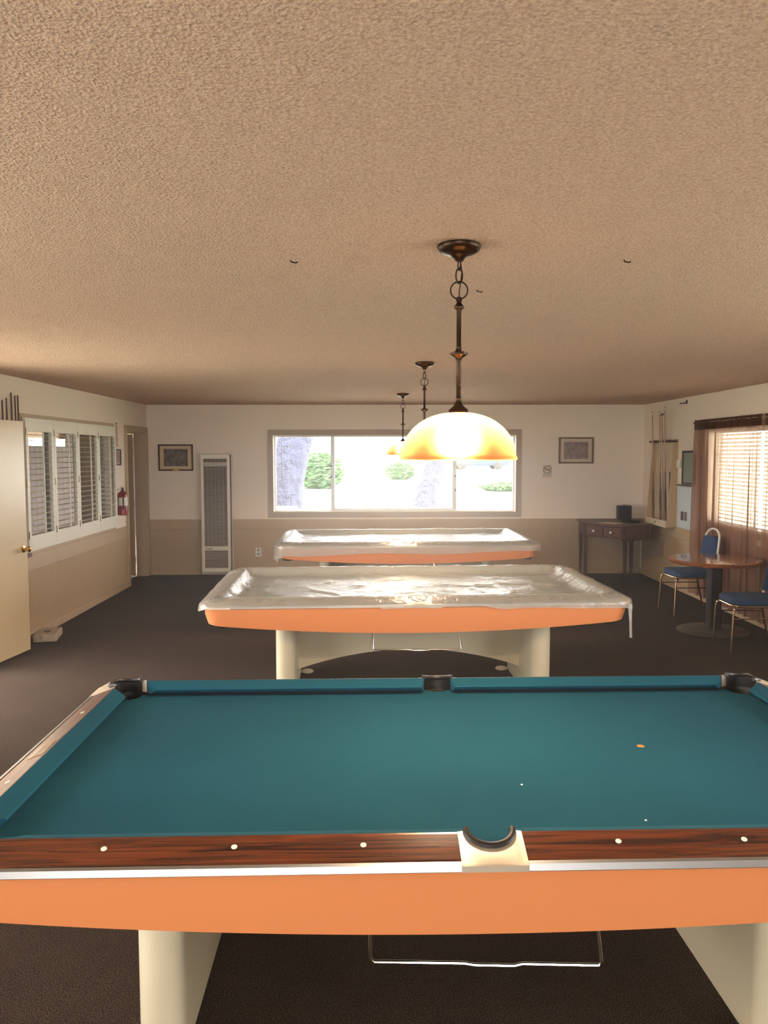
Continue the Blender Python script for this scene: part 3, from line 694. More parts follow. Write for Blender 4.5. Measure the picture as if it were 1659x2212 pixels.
# ------------------------------------------------------------------ pendant lamps
def make_lamp():
    R = empty('pendant_lamp')         # origin at the ceiling, z downwards negative
    b = MB(); b.lathe([(0.060, 0), (0.072, -0.004), (0.073, -0.010), (0.066, -0.022), (0.048, -0.032), (0.030, -0.036), (0.020, -0.044), (0.012, -0.056), (0.002, -0.058)], seg=36); b.build('canopy', M_bronze, R, True)
    def link(cx, cz, rx, rz_, yaw, tr, name):
        b = MB(); pts = []
        for k in range(24):
            a = 2 * PI * k / 24; x = rx * math.cos(a); pts.append((cx + x * math.cos(yaw), x * math.sin(yaw), cz + rz_ * math.sin(a)))
        b.tube(pts, tr, 6, closed=True); b.build(name, M_bronze, R, True)
    link(0, -0.068, 0.008, 0.017, 0.9, 0.0025, 'chain_link'); link(0, -0.102, 0.011, 0.025, 0.15, 0.0028, 'chain_link')
    link(0, -0.150, 0.0285, 0.0285, 0.0, 0.0028, 'hanging_ring')
    b = MB(); b.tube([(0.004, 0.002, -0.05), (0.009, 0.003, -0.09), (0.006, 0.004, -0.12), (0.001, 0.002, -0.15), (0, 0, -0.178)], 0.002, 6); b.build('lamp_cord', M_bronze, R, True)
    b = MB(); b.lathe([(0.004, -0.170), (0.010, -0.174), (0.010, -0.186), (0.007, -0.188), (0.010, -0.194), (0.0175, -0.204), (0.0165, -0.209), (0.009, -0.214), (0.008, -0.222),
                       (0.008, -0.332), (0.010, -0.335), (0.009, -0.340), (0.010, -0.345), (0.011, -0.348), (0.030, -0.356), (0.029, -0.361), (0.014, -0.371), (0.010, -0.374), (0.011, -0.378), (0.0085, -0.384),
                       (0.008, -0.500), (0.010, -0.505), (0.008, -0.510), (0.011, -0.520), (0.018, -0.532), (0.032, -0.543), (0.034, -0.552), (0.030, -0.556)], seg=24); b.build('stem', M_bronze, R, True)
    pr = []
    for k in range(19):
        a = PI / 2 * k / 18; pr.append((0.012 + 0.180 * math.sin(a) ** 0.92, -0.695 + 0.142 * math.cos(a) ** 1.06))
    pr += [(0.195, -0.700), (0.198, -0.708), (0.196, -0.711)]
    b = MB(); b.lathe(pr, seg=64, caps=False); b.build('lamp_shade', M_shade, R, True)
    b = MB(); b.lathe([(0.002, -0.590), (0.014, -0.590), (0.016, -0.615), (0.03, -0.635), (0.036, -0.655), (0.030, -0.675), (0.016, -0.688), (0.002, -0.692)], seg=20); b.build('bulb', M_bulb, R, True)
    b = MB(); b.lathe([(0.012, -0.553), (0.020, -0.553), (0.020, -0.589), (0.012, -0.589)], seg=16); b.build('bulb_socket', M_bronze, R, True)
    return R
l1 = make_lamp(); l1.location = (0.289, 2.70, CZ)
tag(l1, 'large lit amber glass bowl pendant over the uncovered teal table', 'pendant lamp', 'amber bowl pendants over the tables')
l2 = copy_tree(l1); l2.location = (0.398, 6.15, CZ); tag(l2, 'amber bowl pendant over the middle covered table, partly hidden by nearest shade', 'pendant lamp', 'amber bowl pendants over the tables')
l3 = copy_tree(l1); l3.location = (0.356, 9.35, CZ); tag(l3, 'smallest looking amber bowl pendant, seen against the window', 'pendant lamp', 'amber bowl pendants over the tables')

# ------------------------------------------------------------------ wall heater
h = tag(empty('gas_heater', (-2.232, YB, 0)), 'tall white gas wall heater with brown grille', 'heater')
MB().box(-0.205, 0.205, -0.10, -0.002, 0.055, 1.725).build('cabinet', mat('heater_backing', (96, 82, 74), 0.6), h)
for xx in (-0.205, 0.165): MB().box(xx, xx + 0.04, -0.128, -0.098, 0.055, 1.725).build('side_panel', M_white, h, bevel=0.004)
for za, zb_ in ((1.675, 1.735), (0.365, 0.425), (0.055, 0.115)): MB().box(-0.205, 0.205, -0.130, -0.098, za, zb_).build('cross_panel', M_white, h, bevel=0.004)
def grille(name, za, zb_, n):
    b = MB()
    for k in range(n):
        z = za + (zb_ - za) * (k + 0.5) / n
        b.add([(-0.165, -0.122, z - 0.0035), (0.165, -0.122, z - 0.0035), (0.165, -0.108, z + 0.0055), (-0.165, -0.108, z + 0.0055), (-0.165, -0.120, z - 0.0055), (0.165, -0.120, z - 0.0055)], [(0, 1, 2, 3), (0, 1, 5, 4)])
    o = b.build(name, mat('heater_louvre', (178, 164, 152), 0.5), h); o['kind'] = 'stuff'
grille('upper_grille', 0.425, 1.675, 62); grille('lower_grille', 0.115, 0.365, 13)
for k in range(5): MB().box(-0.115 + k * 0.055, -0.112 + k * 0.055, -0.108, -0.103, 0.425, 1.675).build('grille_rib', M_white, h)
MB().box(-0.16, 0.16, -0.106, -0.1025, 1.56, 1.62).build('deflector', M_white, h)
MB().box(-0.15, -0.05, -0.132, -0.129, 0.385, 0.398).build('badge', mat('badge_grey', (120, 110, 104), 0.4, metal=0.5), h)

# ------------------------------------------------------------------ framed pictures
def engraving(name, a, c):
    return mat(name, a, 0.35, var=(16, c, 6))
def picture(name, label, loc, wd, ht, m_fr, m_mat, m_im, fw=0.022, mw=0.055, rz=0.0, plate=False):
    R = tag(empty(name, loc, rz), label, 'picture', 'framed engravings on the window wall' if wd > 0.3 else None)
    for x0, x1, z0, z1 in ((-wd / 2, wd / 2, ht / 2 - fw, ht / 2), (-wd / 2, wd / 2, -ht / 2, -ht / 2 + fw), (-wd / 2, -wd / 2 + fw, -ht / 2 + fw, ht / 2 - fw), (wd / 2 - fw, wd / 2, -ht / 2 + fw, ht / 2 - fw)):
        MB().box(x0, x1, -0.022, -0.001, z0, z1).build('frame_side', m_fr, R, bevel=0.002)
    MB().box(-wd / 2 + fw, wd / 2 - fw, -0.010, -0.002, -ht / 2 + fw, ht / 2 - fw).build('mat_board', m_mat, R)
    MB().box(-wd / 2 + fw + mw, wd / 2 - fw - mw, -0.0112, -0.0095, -ht / 2 + fw + mw * 0.8, ht / 2 - fw - mw * 0.8).build('print', m_im, R)
    if plate: MB().box(-0.045, 0.045, -0.0235, -0.0215, -ht / 2 + 0.004, -ht / 2 + 0.018).build('title_plate', M_brass, R)
    return R
M_fr1 = mat('dark_walnut_frame', (78, 46, 32), 0.35); M_fr2 = mat('brown_picture_frame', (116, 88, 70), 0.4)
picture('framed_print', 'dark framed engraving beside the wall heater', (-2.811, YB, 1.690), 0.496, 0.378, M_fr1, mat('cream_mat', (214, 188, 152), 0.7), engraving('engraving_dark', (70, 58, 54), (132, 116, 108)), plate=True)
picture('framed_print', 'brown framed engraving above the corner desk', (2.932, YB, 1.786), 0.502, 0.376, M_fr2, mat('pale_mat', (206, 190, 172), 0.7), engraving('engraving_pale', (124, 108, 102), (158, 142, 134)))
picture('small_framed_notice', 'small black framed notice above the fire extinguisher', (XL, 10.17, 1.703), 0.205, 0.20, M_black, mat('notice_mat', (206, 188, 170), 0.6), engraving('notice_print', (150, 112, 104), (178, 142, 130)), 0.014, 0.02, PI / 2)
# no-smoking notice
R = tag(empty('no_smoking_notice', (2.522, YB, 1.487)), 'small faded no smoking notice below the framed engraving', 'sign')
MB().box(-0.066, 0.066, -0.0025, -0.0005, -0.09, 0.09).build('paper', mat('clear_paper', (214, 200, 180), 0.5), R)
M_ink = mat('grey_brown_ink', (150, 128, 114), 0.6)
b = MB(); b.tube([(0.052 * math.cos(2 * PI * k / 32), -0.003, 0.024 + 0.052 * math.sin(2 * PI * k / 32)) for k in range(32)], 0.006, 6, closed=True); b.build('prohibition_ring', M_ink, R, True)
MB().box(-0.046, 0.046, -0.005, -0.0028, -0.005, 0.005, rot('Y', 0.78, (0, 0, 0.024))).build('prohibition_slash', M_ink, R)
MB().box(-0.034, 0.036, -0.004, -0.0026, 0.018, 0.030).build('cigarette_symbol', M_ink, R)
text('NO SMOKING', 0.018, M_ink, R, (0, -0.003, -0.058), (PI / 2, 0, 0))
# outlet
R = tag(empty('power_outlet', (-1.648, YB - 0.012, 0.327)), 'white wall outlet beside the heater, low on tan panel', 'outlet')
MB().box(-0.042, 0.042, -0.006, 0, -0.064, 0.064).build('cover_plate', M_white, R, bevel=0.002)
for zz in (-0.028, 0.028): MB().box(-0.018, 0.018, -0.0085, -0.006, zz - 0.016, zz + 0.016).build('receptacle', mat('outlet_grey', (150, 140, 130), 0.5), R, bevel=0.003)

# ------------------------------------------------------------------ fire sign and extinguisher
M_red = mat('sign_red', (176, 42, 38), 0.4); M_sw = mat('sign_white', (236, 222, 206), 0.45)
R = tag(empty('fire_extinguisher_sign', (XL, 10.165, 1.988), PI / 2), 'narrow red and white sign on wall above the fire extinguisher', 'sign')
MB().box(-0.032, 0.032, -0.003, -0.0005, -0.148, 0.148).build('sign_plate', M_sw, R)
MB().box(-0.032, -0.020, -0.0042, -0.003, -0.148, 0.10).build('red_band', M_red, R); MB().box(0.020, 0.032, -0.0042, -0.003, -0.148, 0.10).build('red_band', M_red, R)
MB().box(-0.03, 0.03, -0.0042, -0.003, 0.132, 0.146).build('dark_heading', M_dark, R); MB().box(-0.020, 0.020, -0.0042, -0.003, -0.148, -0.135).build('red_foot', M_red, R)
text('FIRE', 0.026, M_red, R, (0, -0.0035, 0.115), (PI / 2, 0, 0)); text('EXTINGUISHER', 0.030, M_red, R, (0, -0.0035, -0.015), (PI / 2, -PI / 2, 0))
R = tag(empty('fire_extinguisher', (XL + 0.070, 10.125, 0.972)), 'red fire extinguisher hung on the wall by the far doorway', 'fire extinguisher')
M_ext = mat('extinguisher_red', (150, 28, 26), 0.25, coat=0.4)
b = MB(); b.lathe([(0.052, 0), (0.060, 0.006), (0.060, 0.235), (0.057, 0.262), (0.044, 0.290), (0.022, 0.305), (0.016, 0.312), (0.016, 0.33), (0.002, 0.331)], seg=28); b.build('cylinder', M_ext, R, True)
b = MB(); b.loft([[(0.0607 * math.cos(a), 0.0607 * math.sin(a), z) for a in [-2.2 + 2.9 * k / 20 for k in range(21)]] for z in (0.125, 0.225)], False, False); b.build('paper_label', mat('label_white', (228, 222, 204), 0.5), R, True)
MB().box(-0.012, 0.012, -0.016, 0.020, 0.331, 0.352).build('valve', M_chrome, R); MB().box(-0.008, 0.008, -0.075, 0.02, 0.352, 0.359).build('lever', M_chrome, R); MB().box(-0.007, 0.007, -0.07, 0.0, 0.336, 0.343).build('carry_handle', M_chrome, R)
b = MB(); b.tube([(0.0, 0.02, 0.34), (0.02, -0.045, 0.345), (0.03, -0.07, 0.30), (0.03, -0.072, 0.22), (0.028, -0.07, 0.13)], 0.008, 8); b.build('hose', M_black, R, True)
b = MB(); b.lathe([(0.009, 0), (0.012, -0.03), (0.014, -0.05)], (0.028, -0.07, 0.13), 12); b.build('nozzle', M_black, R, True)
b = MB(); b.lathe([(0.014, 0), (0.014, 0.008)], (0, 0, 0), 14); o = b.build('gauge', M_sw, R); o.location = (0.016, -0.004, 0.345); o.rotation_euler = (0, PI / 2, 0)
MB().box(-0.069, -0.018, -0.02, 0.02, 0.315, 0.33).build('wall_bracket', M_white, R); MB().box(-0.0695, -0.064, -0.02, 0.02, 0.20, 0.36).build('bracket_plate', M_white, R)

# ------------------------------------------------------------------ cues behind the open door
def cue(name, label, p0, p1, m_shaft, group, cat='cue'):
    """butt end p0 on the rack base, tip p1"""
    p0, p1 = Vector(p0), Vector(p1); R = tag(empty(name, p0), label, cat, group); d = p1 - p0
    def seg(n, a, b_, r0, r1, m): MB().tube([d * a, d * b_], [r0, r1], 10).build(n, m, R, True)
    seg('butt', 0.0, 0.45, 0.0145, 0.011, M_cued if m_shaft is M_cued else mat('amber_cue_butt', (128, 84, 52), 0.3)); seg('wrap', 0.12, 0.30, 0.0146, 0.0134, mat('linen_wrap', (104, 82, 62), 0.8))
    seg('shaft', 0.45, 0.97, 0.011, 0.0068, m_shaft); seg('ferrule', 0.97, 0.992, 0.0068, 0.0066, M_pearl if m_shaft is M_cue else M_cued); seg('tip', 0.992, 1.0, 0.0066, 0.006, mat('cue_tip', (70, 60, 70), 0.9))
    return R
rk = tag(empty('cue_rack', (XL, 6.98, 0)), 'wooden cue rack on left wall, mostly hidden behind open door', 'cue rack')
MB().box(0.001, 0.10, -0.36, 0.36, 0.806, 0.84).build('rack_base', M_brown, rk, bevel=0.004); MB().box(0.001, 0.02, -0.36, 0.36, 1.60, 1.70).build('rack_rail', M_brown, rk, bevel=0.004)
for k in range(6): MB().box(0.02, 0.065, -0.33 + k * 0.125, -0.315 + k * 0.125, 1.63, 1.66).build('rack_clip', M_black, rk)
GL = 'cues behind the open door'
for y, zt_, nm in ((6.985, 2.21, 'cue with tip at the left edge of the photo'), (7.065, 2.235, 'shortest cue tip above the open tan door'), (7.158, 2.288, 'tallest cue tip above the open tan door'),
                   (7.235, 2.268, 'third cue tip above the open tan door'), (7.292, 2.274, 'cue tip nearest the shutters above the open tan door')):
    cue('billiard_cue', nm, (XL + 0.045, y, 0.841), (XL + 0.030, y + 0.012, zt_), M_cued, GL)

# ------------------------------------------------------------------ concrete block doorstop
R = tag(empty('concrete_block', (-3.085, 7.545, 0), math.radians(12)), 'rough grey concrete block on carpet below the shutters', 'block')
b = MB(); p = [(-0.105, -0.17), (0.105, -0.17), (0.105, 0.17), (-0.105, 0.17)]
b.box(-0.105, 0.105, -0.17, 0.17, 0.0, 0.072); o = b.build('block_body', mat('concrete', (178, 164, 142), 0.9, bump=(60, 0.6, 0.01), var=(25, (146, 132, 112))), R, bevel=0.012)
MB().box(-0.03, 0.03, -0.06, 0.02, 0.0722, 0.0735).build('block_hollow_patch', mat('hollow_shade_patch', (96, 82, 68), 0.95), R)  # dark plate on top; the hollow's shade is put into its colour

# ------------------------------------------------------------------ corner desk
DZ = 0.80
R = tag(empty('corner_desk', (3.35, 11.0, 0)), 'dark brown corner desk with two white knob drawers', 'desk')
A_, B_, C_, D_, E_ = (-0.40, 0.485), (-0.47, -0.08), (-0.085, -0.63), (0.40, -0.42), (0.41, 0.485)
top = [A_, B_, C_, D_, E_]
MB().prism(top, DZ - 0.022, DZ).build('desk_top', M_brown, R, bevel=0.004)
def side(name, p, q, z0, z1, th, m, inset=0.03):
    p, q = Vector((*p, 0)), Vector((*q, 0)); d = (q - p); L_ = d.length; a = math.atan2(d.y, d.x)
    return MB().box(0.012, L_ - 0.012, inset, inset + th, z0, z1, Matrix.Translation(p) @ Matrix.Rotation(a, 4, 'Z')).build(name, m, R, bevel=0.003), Matrix.Translation(p) @ Matrix.Rotation(a, 4, 'Z'), L_
side('apron_panel', A_, B_, DZ - 0.18, DZ - 0.022, 0.02, M_brown)
_, MB_, L_ = side('front_panel', B_, C_, DZ - 0.185, DZ - 0.022, 0.02, M_brown, 0.05)
side('apron_panel', C_, D_, DZ - 0.21, DZ - 0.022, 0.02, M_brown); side('apron_panel', D_, E_, DZ - 0.18, DZ - 0.022, 0.02, M_brown)
M_drw = wood('drawer_wood', (70, 42, 30), (108, 66, 48), 4.0, 0.5, 0, 0.0)
for k in (0, 1):
    a = 0.05 + k * (L_ - 0.09) / 2; e = a + (L_ - 0.12) / 2
    dw = MB().box(a, e, 0.030, 0.0495, DZ - 0.165, DZ - 0.045, MB_).build('drawer', M_drw, R, bevel=0.004)
    kn = MB(); kn.lathe([(0.008, 0), (0.008, 0.012), (0.016, 0.018), (0.018, 0.028), (0.012, 0.036), (0.002, 0.038)], seg=16)
    c = MB_ @ Vector(((a + e) / 2, 0.030, DZ - 0.105)); o = kn.build('knob', M_pearl, dw, True); o.location = c; o.rotation_euler = (PI / 2, 0, math.atan2(C_[1] - B_[1], C_[0] - B_[0]))
for x, y, nm in ((-0.41, -0.045, 'leg'), (0.29, 0.42, 'leg'), (-0.355, 0.42, 'leg'), (0.375, 0.40, 'leg')):
    MB().loft([[(x + sx * w_, y + sy * w_, z) for sx, sy in ((-1, -1), (1, -1), (1, 1), (-1, 1))] for w_, z in ((0.016, 0), (0.026, DZ - 0.10), (0.026, DZ - 0.022))]).build(nm, M_brown, R)
R = tag(empty('speaker_box', (3.57, 11.29, DZ), math.radians(-14)), 'small black box speaker standing on the corner desk', 'speaker')
MB().box(-0.10, 0.10, -0.09, 0.09, 0.004, 0.205).build('cabinet', M_black, R, bevel=0.006); MB().box(-0.08, 0.085, -0.094, -0.0902, 0.015, 0.19).build('speaker_grille', mat('grille_cloth', (40, 38, 40), 0.9), R)
for sx in (-0.08, 0.08):
    for sy in (-0.07, 0.07): MB().box(sx - 0.01, sx + 0.01, sy - 0.01, sy + 0.01, 0, 0.004).build('rubber_foot', M_dark, R)
MB().box(-0.02, 0.04, -0.02, 0.02, 0.205, 0.213).build('carry_handle', M_dark, R)
R = tag(empty('score_tray', (3.52, 10.80, DZ), 0.5), 'flat black tray on the corner desk before the speaker', 'tray')
MB().box(-0.09, 0.09, -0.07, 0.07, 0, 0.006).build('tray_floor', M_black, R)
for a in ((-0.09, 0.09, -0.07, -0.062), (-0.09, 0.09, 0.062, 0.07), (-0.09, -0.082, -0.062, 0.062), (0.082, 0.09, -0.062, 0.062)): MB().box(*a, 0.0061, 0.03).build('tray_side', M_black, R)
tag(MB().box(-0.14, 0.14, -0.108, 0.108, 0, 0.003).build('paper_sheet', mat('aged_paper', (206, 186, 160), 0.7), None, False, (3.23, 10.78, DZ)), 'pale paper sheet lying on the corner desk', 'paper').rotation_euler = (0, 0, -0.9)

# ------------------------------------------------------------------ right wall: cue rack, mirror, board, thermostat, hook
R = tag(empty('tapered_cue_rack', (XR, 10.61, 0)), 'open wooden wall rack with tapered sides holding four cues', 'cue rack')
M_rack = mat('rack_beige', (190, 162, 128), 0.5); M_rackw = mat('rack_cream', (222, 206, 178), 0.5)
ya, yb = -0.37, 0.37
MB().box(-0.016, -0.001, ya, yb, 0.80, 1.92).build('backboard', M_rackw, R)
for yy in (ya - 0.016, yb):
    pl = [(-0.001, 0.79), (-0.135, 0.79), (-0.055, 1.92), (-0.001, 1.92)]
    b = MB(); b.add([(x, yy, z) for x, z in pl] + [(x, yy + 0.016, z) for x, z in pl], [(0, 1, 2, 3), (7, 6, 5, 4), (0, 4, 5, 1), (1, 5, 6, 2), (2, 6, 7, 3), (3, 7, 4, 0)]); b.build('side_panel', M_rack, R)
MB().box(-0.135, -0.017, ya, yb, 0.79, 0.81).build('bottom_shelf', M_rackw, R); MB().box(-0.142, -0.1355, ya - 0.016, yb + 0.016, 0.785, 0.875).build('front_lip', M_rackw, R, bevel=0.003)
MB().box(-0.105, -0.016, ya - 0.03, yb + 0.03, 1.885, 1.915).build('notched_bar', M_brown, R, bevel=0.004)
MB().box(-0.1445, -0.1422, -0.03, 0.03, 0.82, 0.845).build('number_plate', mat('plate_grey', (150, 130, 104), 0.5), R)
MB().box(-0.0185, -0.0162, -0.02, 0.12, 0.82, 1.88).build('white_strip', mat('strip_white', (228, 222, 214), 0.4), R)
MB().box(-0.0185, -0.0162, -0.33, -0.14, 0.82, 1.5).build('dark_strip', mat('strip_dark', (52, 46, 40), 0.5), R)
GR = 'cues in the right wall rack'
for y, zt_, lab in ((10.86, 2.305, 'slim cue standing alone at the far side of the right wall rack'), (10.585, 2.30, 'middle cue of the right wall rack, beside the bridge stick'), (10.41, 2.345, 'cue with dark tip nearest the thermostat in the rack')):
    cue('rack_cue', lab, (XR - 0.075, y, 0.811), (XR - 0.122, y, zt_), M_cue, GR)
R = tag(empty('bridge_stick', (XR - 0.075, 10.50, 0.811)), 'bridge stick with crosswise head standing in the right wall rack', 'bridge stick')
MB().tube([(0, 0, 0), (-0.045, 0.005, 1.45)], [0.013, 0.008], 10).build('stick', M_cue, R, True); MB().box(-0.052, -0.040, -0.045, 0.045, 1.425, 1.455).build('bridge_head', M_brown, R, bevel=0.004)
R = tag(empty('framed_mirror', (XR, 9.848, 1.566)), 'dark framed narrow mirror pane above the blue-white board', 'mirror')
for a in ((-0.20, 0.20, 0.185, 0.21), (-0.20, 0.20, -0.21, -0.185), (-0.20, -0.175, -0.185, 0.185), (0.175, 0.20, -0.185, 0.185)): MB().box(-0.02, -0.001, *a).build('frame_side', mat('charcoal_frame', (52, 50, 46), 0.45), R, bevel=0.002)
MB().box(-0.010, -0.002, -0.175, 0.175, -0.185, 0.185).build('mirror_pane', mat('grey_green_glass', (126, 136, 124), 0.15, spec=0.6), R)
R = tag(empty('marker_board', (XR, 9.915, 1.07)), 'pale blue-white board with two dark markers beside the curtain', 'board')
MB().box(-0.014, -0.023 + 0.022, -0.262, 0.262, -0.27, 0.262).build('board_panel', mat('pale_blue_board', (206, 218, 224), 0.25), R, bevel=0.003)
sp = MB()
for k in range(14):
    yy = -0.25 + k * 0.0385; sp.tube([(-0.008 + 0.010 * math.cos(a * PI / 4), yy, 0.270 + 0.012 * math.sin(a * PI / 4)) for a in range(8)], 0.0026, 5, closed=True)
o = sp.build('spiral_binding', M_dark, R); o['kind'] = 'stuff'
MB().tube([(-0.020, -0.33, 0.272), (-0.020, 0.30, 0.272)], 0.006, 8).build('hanging_rod', M_gold, R, True)
for yy, m_ in ((0.075, mat('marker_brown', (92, 62, 60), 0.5)), (-0.035, mat('marker_grey', (126, 104, 104), 0.5))):
    MB().box(-0.032, -0.0145, yy - 0.024, yy + 0.024, -0.165, -0.055).build('marker_holder', m_, R, bevel=0.006)
R = tag(empty('thermostat', (XR, 10.165, 1.612)), 'small white thermostat box beside the cue rack', 'thermostat')
MB().box(-0.012, -0.001, -0.055, 0.055, -0.055, 0.055).build('back_plate', M_rackw, R, bevel=0.003); MB().box(-0.034, -0.0121, -0.048, 0.03, -0.048, 0.048).build('thermostat_cover', M_white, R, bevel=0.005)
R = tag(empty('hook_bracket', (XR, 9.98, 2.375)), 'small dark bracket high on the wall above the mirror', 'hook')
MB().box(-0.006, -0.001, -0.02, 0.02, -0.02, 0.03).build('hook_plate', M_bronze, R); MB().tube([(-0.004, 0, 0), (-0.03, 0.06, -0.008), (-0.05, 0.10, -0.008)], 0.006, 8).build('hook_arm', M_bronze, R, True)

# ------------------------------------------------------------------ round table and chairs
R = tag(empty('round_table', (3.345, 7.72, 0)), 'round glossy walnut table on a dark pedestal by the curtains', 'table')
b = MB(); b.lathe([(0.40, 0.677), (0.417, 0.681), (0.425, 0.695), (0.425, 0.712), (0.419, 0.719), (0.395, 0.7205)], seg=64); b.build('table_top', M_table, R, True)
MB().box(-0.058, 0.058, -0.058, 0.058, 0.03, 0.660).build('pedestal', mat('dark_pedestal', (32, 21, 17), 0.5), R, bevel=0.01)
for a in (0, PI / 2): MB().box(-0.30, 0.30, -0.025, 0.025, 0.6605, 0.6765, Matrix.Rotation(a + 0.4, 4, 'Z')).build('support_arm', M_dark, R)
b = MB(); b.lathe([(0.335, 0.0), (0.34, 0.008), (0.32, 0.020), (0.12, 0.032), (0.06, 0.036)], seg=48); b.build('pedestal_base', mat('worn_dark_base', (70, 60, 52), 0.45), R, True)
def make_chair():
    R = empty('banquet_chair')                    # faces -X, seat 0.45 wide in Y
    def seatring(z, s, rr=0.10): return [(x * s - 0.01, y * s, z) for x, y in rrect(0.225, 0.215, rr, 6)]
    b = MB(); b.loft([seatring(0.415, 0.94), seatring(0.425, 0.99), seatring(0.455, 1.0), seatring(0.472, 0.95), seatring(0.478, 0.75), seatring(0.480, 0.3)]); b.build('seat', M_blue, R, True)
    b = MB(); b.tube([(x - 0.01, y, 0.408) for x, y in rrect(0.218, 0.208, 0.10, 6)], 0.009, 8, closed=True); b.build('seat_frame', M_gold, R, True)
    for s in (1, -1):
        MB().tube([(-0.20, s * 0.185, 0.402), (-0.225, s * 0.192, 0.385), (-0.235, s * 0.196, 0.34), (-0.25, s * 0.205, 0.0)], 0.0105, 10).build('front_leg', M_gold, R, True)
        MB().tube([(0.17, s * 0.190, 0.40), (0.215, s * 0.198, 0.20), (0.265, s * 0.205, 0.0)], 0.0105, 10).build('rear_leg', M_gold, R, True)
        MB().tube([(-0.238, s * 0.197, 0.30), (0.193, s * 0.194, 0.30)], 0.006, 8).build('stretcher', M_gold, R, True)
        b = MB(); b.lathe([(0.012, 0.0), (0.014, 0.006), (0.012, 0.016)], (-0.228, s * 0.193, 0.372), 12); b.build('leg_ferrule', M_chrome, R, True)
    pts = []
    for k in range(25):
        t = k / 24
        if t < 0.34: q = t / 0.34; y, z = 0.205 - 0.045 * q, 0.40 + 0.40 * q
        elif t > 0.66: q = (1 - t) / 0.34; y, z = -0.205 + 0.045 * q, 0.40 + 0.40 * q
        else: a = PI * (t - 0.34) / 0.32; y, z = 0.160 * math.cos(a) * (1 if True else 0), 0.80 + 0.12 * math.sin(a) ** 0.8
        pts.append((0.185 + 0.16 * (z - 0.40), y, z))
    MB().tube(pts, 0.0125, 10).build('back_frame', M_frame, R, True)
    def pad(x, k): return [(x + 0.16 * (z - 0.40) + 0.185, y * k, z) for y, z in ((-0.183, 0.50), (0.183, 0.50), (0.172, 0.66), (0.152, 0.815), (0.10, 0.84), (-0.10, 0.84), (-0.152, 0.815), (-0.172, 0.66))]
    b = MB(); b.loft([pad(0.012, 0.93), pad(0.008, 1.0), pad(-0.02, 1.0), pad(-0.034, 0.9)]); b.build('backrest', M_blue, R, True)
    return R
ch = make_chair(); ch.location = (3.48, 8.68, 0); ch.rotation_euler = (0, 0, math.radians(3))
tag(ch, 'blue upholstered chair between the round table and the mirror', 'chair', 'blue chairs at the round table')
c2 = copy_tree(ch); c2.location = (3.395, 7.06, 0); c2.rotation_euler = (0, 0, math.radians(-2))
tag(c2, 'blue upholstered chair in front of the round table, cut by photo edge', 'chair', 'blue chairs at the round table')

# ------------------------------------------------------------------ little hooks left in the ceiling
for k, (x, y, lab) in enumerate(((-0.279, 2.924, 'tiny dark hook in the popcorn ceiling, away from the pendants'), (0.912, 2.906, 'tiny dark hook in the popcorn ceiling above the curtained side'), (0.455, 3.44, 'tiny dark hook in the ceiling just beyond the nearest pendant canopy'))):
    b = MB(); b.tube([(-0.012, 0, 0.002), (-0.010, 0, -0.006), (0.006, 0.004, -0.009), (0.014, 0.002, -0.006)], 0.0026, 6)
    o = b.build('ceiling_hook', M_bronze, None, True, (x, y, CZ)); tag(o, lab, 'hook')

# ------------------------------------------------------------------ outdoors
def ground_z(x, y): return -0.12 + (0.0 if y < 28 else 0.020 * (y - 28))
b = MB(); xs = [-45, -28, -16, -8, -4, 0, 4, 8, 16, 28, 45]; ys = [-14, -8, -4, 0, 4, 8, 12, 16, 20, 24, 28, 34, 40, 50, 62, 80]
b.add([(x, y, ground_z(x, y)) for y in ys for x in xs], [(j * 11 + i, j * 11 + i + 1, (j + 1) * 11 + i + 1, (j + 1) * 11 + i) for j in range(len(ys) - 1) for i in range(10)])
g = struct(b.build('ground', mat('dry_lawn', (210, 209, 194), 0.95, var=(0.35, (198, 204, 176))), None, True)); 
M_bark = mat('furrowed_bark', (70, 73, 96), 0.95, var=(5, (56, 58, 78), 6), bump=(9, 1.0, 0.12))
M_leaf = mat('green_leaves', (102, 136, 84), 0.6, var=(8, (68, 102, 68)), transl=0.35)  # mottled green leaf colour
def trunk(mb, pts, rad, seed):
    rings = []
    for i in range(len(pts) - 1):
        for s in range(8 if i < len(pts) - 2 else 9):
            t = s / 8; p = Vector(pts[i]).lerp(Vector(pts[i + 1]), t); r_ = rad[i] + (rad[i + 1] - rad[i]) * t
            rings.append([(p.x + math.cos(a) * r_ * (1 + 0.10 * noise.noise(Vector((math.cos(a) * 3, math.sin(a) * 3, p.z * 2.5 + seed)))), p.y + math.sin(a) * r_, p.z) for a in [2 * PI * k / 40 for k in range(40)]])
    mb.loft(rings)
def leaf_cloud(c, r_, n, seed, size):
    rd = random.Random(seed); b = MB()
    for _ in range(n):
        while True:
            v = Vector((rd.uniform(-1, 1), rd.uniform(-1, 1), rd.uniform(-1, 1)))
            if 0.35 < v.length < 1: break
        p = Vector(c) + Vector((v.x * r_[0], v.y * r_[1], v.z * r_[2])); s = size * rd.uniform(0.6, 1.3)
        M = Matrix.Rotation(rd.uniform(0, 6.3), 3, 'Z') @ Matrix.Rotation(rd.uniform(-1.2, 1.2), 3, 'X')
        b.add([p + M @ Vector(q) for q in ((-s, 0, 0), (0, -s * 0.4, 0.05 * s), (s, 0, 0), (0, s * 0.4, 0.05 * s))], [(0, 1, 2, 3)])
    return b
